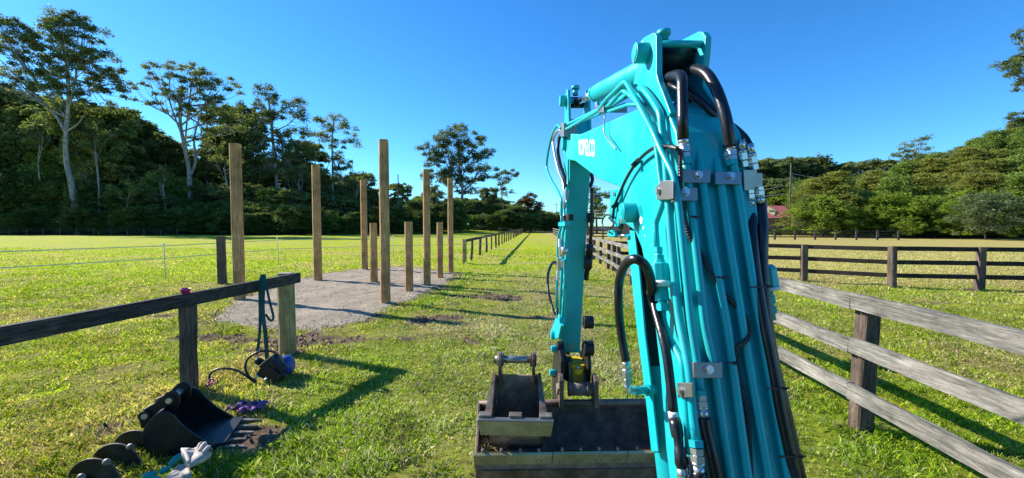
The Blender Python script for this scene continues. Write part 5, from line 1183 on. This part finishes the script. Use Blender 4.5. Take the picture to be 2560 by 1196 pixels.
# hoses hanging from the boom tip to the stick
hose([MS(1403, 322, -.05), MS(1393, 314, -.055), MS(1380, 340, -.06), MS(1370, 384, -.065), MS(1367, 420, -.065), MS(1378, 450, -.06), MS(1393, 475, -.05), MS(1403, 500, -.045), MS(1404, 528, -.04)], .0115, 'teal')
hose([MS(1403, 326, -.04), MS(1392, 330, -.045), MS(1383, 352, -.05), MS(1387, 386, -.05), MS(1397, 428, -.04), MS(1409, 462, -.03), MS(1411, 520, -.03)], .011, 'zinc')
corr([MS(1405, 330, -.02), MS(1397, 350, -.03), MS(1395, 380, -.03), MS(1402, 416, -.025), MS(1413, 446, -.015), MS(1417, 466, -.012)], .016)
corr([MS(1478, 434, .20), MS(1481, 450, .2), MS(1475, 468, .19)], .016)
SKP = lambda x, y, s: MS(x, y, s)
pipe([SKP(1404, 525, -.04), SKP(1404, 565, -.04), SKP(1398, 585, -.05), SKP(1395, 600, -.055), SKP(1394, 690, -.055), SKP(1391, 770, -.05)], .0105, rad=.05)
pipe([SKP(1411, 520, -.03), SKP(1411, 570, -.03), SKP(1406, 590, -.04), SKP(1407, 640, -.04), SKP(1404, 700, -.04), SKP(1400, 790, -.03)], .0105, rad=.05)
pipe([SKP(1417, 470, -.012), SKP(1418, 560, -.012), SKP(1415, 600, -.015), SKP(1413, 700, -.015), SKP(1407, 800, -.01)], .0115, rad=.05)
pipe([SKP(1420, 400, -.004), SKP(1419, 560, -.004), SKP(1413, 830, -.004)], .008)
for x0, y0, x1, y1, r, m_, s in ((1404, 524, 1404, 538, .018, 'teal', -.04), (1402, 556, 1402, 566, .022, 'teal', -.04), (1400, 598, 1400, 618, .015, 'insul', -.06), (1405, 620, 1404, 640, .026, 'zinc', -.07), (1398, 645, 1397, 676, .019, 'zinc', -.07), (1396, 676, 1394, 700, .014, 'insul', -.06),
                                (1402, 722, 1401, 742, .022, 'zinc', -.035), (1416, 474, 1416, 500, .017, 'zinc', -.02), (1413, 540, 1413, 552, .022, 'black', -.03), (1405, 650, 1403, 668, .017, 'insul', -.05), (1412, 505, 1411, 520, .015, 'zinc', -.03)):
    mb = MB(); mb.hexnut(MS(x0, y0, s), MS(x1, y1, s), r); PART(mb, 'coupling', m_)
c = MS(1404, 627, -.09); mb = MB(); mb.cyl(c, c + vv * .04, .028, 16); PART(mb, 'swivel', 'zinc')
px_box(1410, 1421, 536, 552, -.03, .04, 'black', 'pipe_clamp'); px_box(1398, 1412, 556, 566, -.06, .05, 'teal', 'pipe_clamp')
px_box(1405, 1414, 622, 650, -.03, .03, 'teal', 'pipe_bracket')
# right side hose on the stick
mb = MB(); c0, c1 = MS(1475, 612, .2), MS(1473, 640, .2); mb.cyl(c0, c1, .03, 14); mb.tube([MS(1472, 640, .2), MS(1470, 668, .2), MS(1468, 676, .2), MS(1465, 698, .2)], [.035, .035, .022, .022], 12); mb.box(MS(1477, 545, .2), (.05, .05, .08)); PART(mb, 'side_hose', 'black')
hose([MS(1480, 470, .2), MS(1479, 540, .2), MS(1476, 610, .2)], .014)
# corrugated loop
corr([MS(1394, 662, -.06), MS(1388, 656, -.08), MS(1380, 659, -.10), MS(1373, 674, -.11), MS(1369, 695, -.11), MS(1371, 728, -.10), MS(1379, 762, -.08), MS(1388, 790, -.05)], .0135)
corr([MS(1391, 690, -.055), MS(1392, 730, -.05), MS(1394, 790, -.03)], .0125)
# bucket linkage at the stick end
def disc(px, py, s0, s1, r, m_, name, parent=None): c = MS(px, py, s0); mb = MB(); mb.cyl(c, c + vv * (s1 - s0), r, 22); return PART(mb, name, m_, parent, bevel=.003)
disc(1396, 803, -.045, .01, .060, 'teal', 'link_boss'); disc(1459, 806, .13, .205, .052, 'black', 'link_boss')
plate([(1388, 795), (1402, 815), (1396, 845), (1380, 850), (1376, 830)], -.05, .03, 'teal', 'link_arm'); disc(1377, 838, -.08, -.04, .040, 'teal', 'link_boss')
disc(1392, 871, -.05, .008, .058, 'black', 'pivot_boss'); disc(1378, 872, -.10, -.05, .028, 'teal', 'pin_end'); disc(1459, 871, .13, .205, .062, 'black', 'pivot_boss')
disc(1374, 932, -.11, -.06, .028, 'teal', 'pin_end'); disc(1381, 932, -.07, -.03, .040, 'black', 'pivot_boss')
plate([(1384, 876), (1398, 876), (1402, 905), (1400, 1005), (1381, 1008), (1380, 920)], -.05, .03, 'black', 'hitch_link')
plate([(1454, 858), (1467, 866), (1470, 920), (1466, 965), (1453, 960)], .17, .03, 'black', 'hitch_link')
# quick hitch
hq = [P(1400, 900, 3.62), P(1424, 905, 3.62), P(1424, 960, 3.62), P(1410, 950, 3.62)]; mb = MB(); mb.prism(hq, [p + Vector((0, .25, 0)) for p in hq]); hitch = PART(mb, 'quick_hitch', 'black', bevel=.008)
a0, a1, b0, b1 = P(1421, 905, 3.60), P(1431, 905, 3.60), P(1422, 960, 3.55), P(1431, 960, 3.55)
mb = MB(); mb.prism([a0, a1, b1, b0], [p + Vector((0, .35, .0)) for p in (a0, a1, b1, b0)]); PART(mb, 'hitch_side_plate', 'rust', hitch, bevel=.003)
a0, a1, b0, b1 = P(1459, 905, 3.60), P(1469, 908, 3.60), P(1468, 960, 3.55), P(1460, 960, 3.55)
mb = MB(); mb.prism([a0, a1, b1, b0], [p + Vector((0, .35, .0)) for p in (a0, a1, b1, b0)]); PART(mb, 'hitch_side_plate', 'rust', hitch, bevel=.003)
lid = [(1415, 901), (1419, 894), (1432, 891), (1446, 892), (1459, 897), (1463, 906), (1462, 913), (1450, 916), (1430, 914), (1419, 909)]
ql = [P(x, y, 3.78 - (y - 891) * .009) for x, y in lid]; mb = MB(); mb.prism(ql, [p - UP * .02 for p in ql]); PART(mb, 'hitch_cover', 'yellow', hitch, bevel=.003)
q = [P(1431, 932, 3.60), P(1461, 932, 3.60), P(1461, 960, 3.58), P(1431, 960, 3.58)]; mb = MB(); mb.prism(q, [p + Vector((0, .1, 0)) for p in q]); PART(mb, 'hitch_jaw', 'yellow', hitch, bevel=.003)
c = P(1445, 924, 3.57); mb = MB(); mb.tube([c - UP * .03, c + UP * .01], .048, 20); PART(mb, 'hitch_ring', 'yellow', hitch, bevel=.003); mb = MB(); mb.tube([c, c + UP * .03], .020, 6); PART(mb, 'hitch_bolt', 'zinc', hitch)

CAM_SCALE = 1
# unseen black house, cab back and tracks, added to shade the boom front
mb = MB(); mb.box((.15, -1.45, 1.30), (2.1, 1.7, 1.1)); PART(mb, 'unseen_engine_cover', 'black', bevel=.12)
mb = MB(); mb.box((.05, -2.42, .98), (1.9, .35, .75)); PART(mb, 'unseen_counterweight', 'black', bevel=.1)
mb = MB(); mb.box((-.05, -.72, 2.15), (1.55, .12, 1.0)); mb.box((-.05, -1.0, 2.68), (1.6, .7, .08)); PART(mb, 'unseen_cab_rear', 'black', bevel=.03)
mb = MB(); mb.box((.50, -.60, .60), (.36, 2.9, .30)); PART(mb, 'swing_bracket', 'teal', bevel=.03)
for x in (-.78, .92):
    mb = MB(); ring = [(math.cos(t) * .27 + (-.65 if math.cos(t) > 0 else -2.0), .28 + math.sin(t) * .26) for t in [k * math.pi / 12 + .01 for k in range(24)]]
    mb.prism([Vector((x - .19, y, z)) for y, z in ring], [Vector((x + .19, y, z)) for y, z in ring]); PART(mb, 'unseen_track', 'rubber', bevel=.01)
CAM_SCALE = .85
# lettering on the boom
def text_on(s, A, B, Cc, name, m_, parent, bold=.02):
    cu = bpy.data.curves.new(name, 'FONT'); cu.body = s; cu.offset = bold; cu.extrude = .0; o = bpy.data.objects.new(name, cu); C.objects.link(o)
    bpy.context.view_layer.update(); me = bpy.data.meshes.new_from_object(o.evaluated_get(bpy.context.evaluated_depsgraph_get())); C.objects.unlink(o); bpy.data.objects.remove(o)
    vs = np.array([v.co for v in me.vertices]); lo, hi = vs.min(0), vs.max(0)
    org = Vector(ex.location)
    for v in me.vertices:
        tx, ty = (v.co.x - lo[0]) / (hi[0] - lo[0]), (v.co.y - lo[1]) / (hi[1] - lo[1]); v.co = EYE + (A + (B - A) * tx + (Cc - A) * ty - EYE) * CAM_SCALE - org
    me.materials.clear(); me.materials.append(M[m_]); t = bpy.data.objects.new(name, me); C.objects.link(t); t.parent = parent; return t
M['white2'] = M['white']
boomo = [o for o in ex.children if o.name.startswith('boom') and 'cyl' not in o.name][0]
text_on('KOBELCO', MS(1447, 387, -.0015), MS(1487, 394, -.0015), MS(1447, 349, -.0015), 'lettering', 'white', boomo, .035)
cb = MS(1684, 1038, -.0735)
text_on('126407', cb + uu * .012 - UP * .006 - vv * .0, cb - uu * .012 - UP * .006, cb + uu * .012 + UP * .005, 'lettering', 'black', tagb, .0)

# ------------------------------------------------------------------ wide bucket held by the hitch
wb = empty('wide_bucket', (.32, 2.85, .28), 'wide rusty dark bucket with a bolted straight cutting edge hanging on the quick hitch', 'bucket')
SC = .09; WW = 1.60
def WBp(Y, z, s): return MY(Y, z, SC + s)
sh_ = [(3.03, .245), (3.055, .13), (3.09, .02), (3.20, -.05), (3.45, -.07), (3.66, .03), (3.72, .27), (3.64, .38), (3.50, .445), (3.44, .448)]
inn = [(3.05, .26), (3.08, .15), (3.115, .045), (3.21, -.022), (3.44, -.042), (3.635, .05), (3.693, .265), (3.62, .358), (3.495, .42), (3.44, .425)]
n_ = len(sh_); h = WW / 2
mb = MB(); vs = [WBp(y, z, -h) for y, z in sh_] + [WBp(y, z, h) for y, z in sh_] + [WBp(y, z, -h) for y, z in inn] + [WBp(y, z, h) for y, z in inn]
mb.add(vs, [(i, i + 1, n_ + i + 1, n_ + i) for i in range(n_ - 1)] + [(2 * n_ + i, 3 * n_ + i, 3 * n_ + i + 1, 2 * n_ + i + 1) for i in range(n_ - 1)] + [(n_ - 1, 3 * n_ - 1, 4 * n_ - 1, 2 * n_ - 1)], 0, True)
mb.build('shell', M['innersteel'], wb)
for s in (-h - .012, h):
    mb = MB(); pl = sh_ + [(3.40, .46), (3.25, .36)]; mb.prism([WBp(y, z, s) for y, z in pl], [WBp(y, z, s + .02) for y, z in pl]); mb.build('side_plate', M['rust'], wb, bevel=.003)
mb = MB(); mb.tube([WBp(3.44, .438, -h), WBp(3.44, .438, h)], .028, 12); mb.build('top_tube', M['rust'], wb)
segs = [(-h - .02, -h + .535), (-h + .541, -h + 1.07), (-h + 1.076, h + .02)]
for a, b in segs:
    mb = MB(); pr_ = [(2.985, .262), (3.07, .128), (3.085, .135), (3.002, .275)]; mb.prism([WBp(y, z, a) for y, z in pr_], [WBp(y, z, b) for y, z in pr_]); ce = mb.build('cutting_edge', M['edge'], wb, bevel=.002)
    for k in range(4):
        s = a + .065 + k * .132; c = WBp(3.030, .192, s); nn = (WBp(3.07, .128, 0) - WBp(2.985, .262, 0)).cross(vv).normalized(); nn = nn if nn.y < 0 else -nn
        mb = MB(); mb.cyl(c - nn * .004, c + nn * .002, .0245, 16); mb.build('bolt_ring', M['innersteel'], ce); mb = MB(); mb.cyl(c - nn * .004, c + nn * .0032, .017, 16); mb.build('bolt_head', M['edge'], ce)
        mb = MB(); cc = WBp(3.015, .268, s); mb.tube([cc, cc + UP * .028], [.014, .010], 10); mb.build('edge_bolt', M['tooth'], ce)
mb = MB(); pr_ = [(3.045, .118), (3.085, .0), (3.19, -.075), (3.20, -.06), (3.098, .01), (3.06, .12)]; mb.prism([WBp(y, z, -h + .03) for y, z in pr_], [WBp(y, z, h - .03) for y, z in pr_]); mb.build('wear_plate', M['rust'], wb)
for px0, px1 in ((1398, 1409), (1485, 1496)):
    er = [(955, 3.40), (950, 3.50), (960, 3.58), (1012, 3.56), (1014, 3.36), (985, 3.36)]
    q0 = [P(px0, y, 3.40) for y in (956, 949, 956, 1014, 1016)]; x_ = q0[0].x; dx_ = (P(px1, 950, 3.4) - P(px0, 950, 3.4)).x
    pl = [(3.38, .64), (3.42, .665), (3.50, .665), (3.54, .62), (3.56, .43), (3.36, .43)]
    mb = MB(); mb.prism([Vector((x_, y, z)) for y, z in pl], [Vector((x_ + dx_, y, z)) for y, z in pl]); eo = mb.build('ear_plate', M['rust'], wb, bevel=.004)
mb = MB(); a = P(1391, 973, 3.44); b = P(1492, 973, 3.44); dd = b - a; mb.tube([a, a + dd * .16], .045, 20); mb.tube([a + dd * .28, a + dd * .86], .052, 22); mb.tube([a + dd * .30, a + dd * .36], .058, 22); mb.tube([a + dd * .74, a + dd * .80], .058, 22); mb.tube([a + dd * .86, a + dd * .98], .045, 18); mb.build('pin_tube', M['innersteel'], wb)
mb = MB(); c = P(1398, 973, 3.40); mb.hexnut(c, c - Vector((0, .02, 0)), .014); mb.build('pin_bolt', M['tooth'], wb)
# dry grass caught in the corner
g = np.random.default_rng(3); Vs = []
for _ in range(160):
    b0 = np.array(WBp(3.10 + g.uniform(0, .12), .22 + g.uniform(0, .04), -h + g.uniform(.0, .22))); L = g.uniform(.03, .12); d = g.normal(0, 1, 3); d[2] = abs(d[2]) * .7; d /= np.linalg.norm(d); w = np.array([.002, .001, .001])
    Vs.append([b0 - w, b0 + w, b0 + d * L * .6 + w * .5, b0 + d * L])
me = face_mesh('caught_grass', np.array(EYE) + (np.array(Vs) - np.array(EYE)) * CAM_SCALE, 4, np.tile(np.array([[.42, .32, .16]]), (len(Vs), 1)), M['grass']); o = bpy.data.objects.new('caught_grass', me); C.objects.link(o); tag(o, 'wisps of dry grass caught in the left corner of the wide bucket', 'dry grass', kind='stuff')

# ------------------------------------------------------------------ small bucket standing in the wide one
sb = empty('digging_bucket', (-.08, 2.7, .35), 'narrow worn grey bucket with a flat lip standing inside the wide bucket', 'bucket')
cx = lambda Y: -.098 - .004 * (Y - 3)
def SBp(Y, z, s): return Vector((cx(Y) + s, Y, z))
# profile from the lip round the floor to the back top; narrower at the back
pf = [(2.96, .50, .172), (3.02, .38, .172), (3.09, .27, .172), (3.17, .20, .172), (3.25, .175, .172), (3.33, .22, .170), (3.375, .34, .168), (3.37, .50, .166), (3.325, .65, .164), (3.29, .72, .162)]
n_ = len(pf); th_ = .016; cenY, cenZ = 3.18, .5
def inw(y, z, t): d = Vector((cenY - y, cenZ - z)).normalized(); return y + d.x * t, z + d.y * t
mb = MB(); vs = [SBp(y, z, -w) for y, z, w in pf] + [SBp(y, z, w) for y, z, w in pf] + [SBp(*inw(y, z, th_), -w + .002) for y, z, w in pf] + [SBp(*inw(y, z, th_), w - .002) for y, z, w in pf]
mb.add(vs, [(i, i + 1, n_ + i + 1, n_ + i) for i in range(n_ - 1)] + [(2 * n_ + i, 3 * n_ + i, 3 * n_ + i + 1, 2 * n_ + i + 1) for i in range(n_ - 1)] + [(n_ - 1, 3 * n_ - 1, 4 * n_ - 1, 2 * n_ - 1)], 0, True)
mb.build('shell', M['innersteel'], sb)
for sgn in (-1, 1):
    pl = pf + [(3.22, .70, .165), (3.10, .61, .168), (3.0, .53, .172)]
    mb = MB(); mb.prism([SBp(y, z, sgn * w) for y, z, w in pl], [SBp(y, z, sgn * (w + .018)) for y, z, w in pl]); mb.build('side_plate', M['rust'], sb, bevel=.003)
    mb = MB(); rim = [(2.95, .525, .172, .235), (3.02, .56, .170, .218), (3.10, .62, .168, .204), (3.20, .70, .165, .190), (3.29, .735, .163, .184)]
    for q0, q1 in zip(rim[:-1], rim[1:]):
        top4 = [SBp(q0[0], q0[1], sgn * q0[2]), SBp(q0[0], q0[1], sgn * q0[3]), SBp(q1[0], q1[1], sgn * q1[3]), SBp(q1[0], q1[1], sgn * q1[2])]; mb.prism(top4, [p - UP * .03 for p in top4])
    mb.build('side_rim', M['rust'], sb)
    er = [(3.20, .86), (3.235, .895), (3.30, .90), (3.34, .86), (3.34, .80), (3.36, .70), (3.38, .62), (3.27, .64), (3.24, .72), (3.20, .79)]
    mb = MB(); mb.prism([SBp(y, z, sgn * .128 - .012) for y, z in er], [SBp(y, z, sgn * .128 + .012) for y, z in er]); eo = mb.build('ear_plate', M['rust'], sb, bevel=.004)
    mb = MB(); mb.cyl(SBp(3.265, .845, sgn * .10), SBp(3.265, .845, sgn * .150), .052, 22); mb.build('ear_boss', M['rust'], eo, bevel=.003)
mb = MB(); mb.cyl(SBp(3.265, .845, -.165), SBp(3.265, .845, .145), .028, 18); mb.build('pin', M['clampsteel'], sb); mb = MB(); mb.hexnut(SBp(3.255, .835, -.175), SBp(3.255, .835, -.15), .02); mb.build('pin_bolt', M['tooth'], sb)
lp_ = [(2.90, .525), (2.945, .405), (2.975, .41), (2.96, .50), (2.93, .53)]
mb = MB(); mb.prism([SBp(y, z, -.262 if y < 2.92 else -.245) for y, z in lp_], [SBp(y, z, .262 if y < 2.92 else .245) for y, z in lp_]); mb.build('lip', M['edge'], sb, bevel=.004)
mb = MB(); mb.beam(SBp(2.915, .533, -.262), SBp(2.915, .533, .262), .05, .016); mb.build('lip_edge', M['clampsteel'], sb, bevel=.004)
for s in (-.21, 0, .21): mb = MB(); mb.beam(SBp(2.955, .548, s - .045), SBp(2.955, .548, s + .045), .07, .022); mb.build('lip_pad', M['tooth'], sb, bevel=.005)
CAM_SCALE = 1
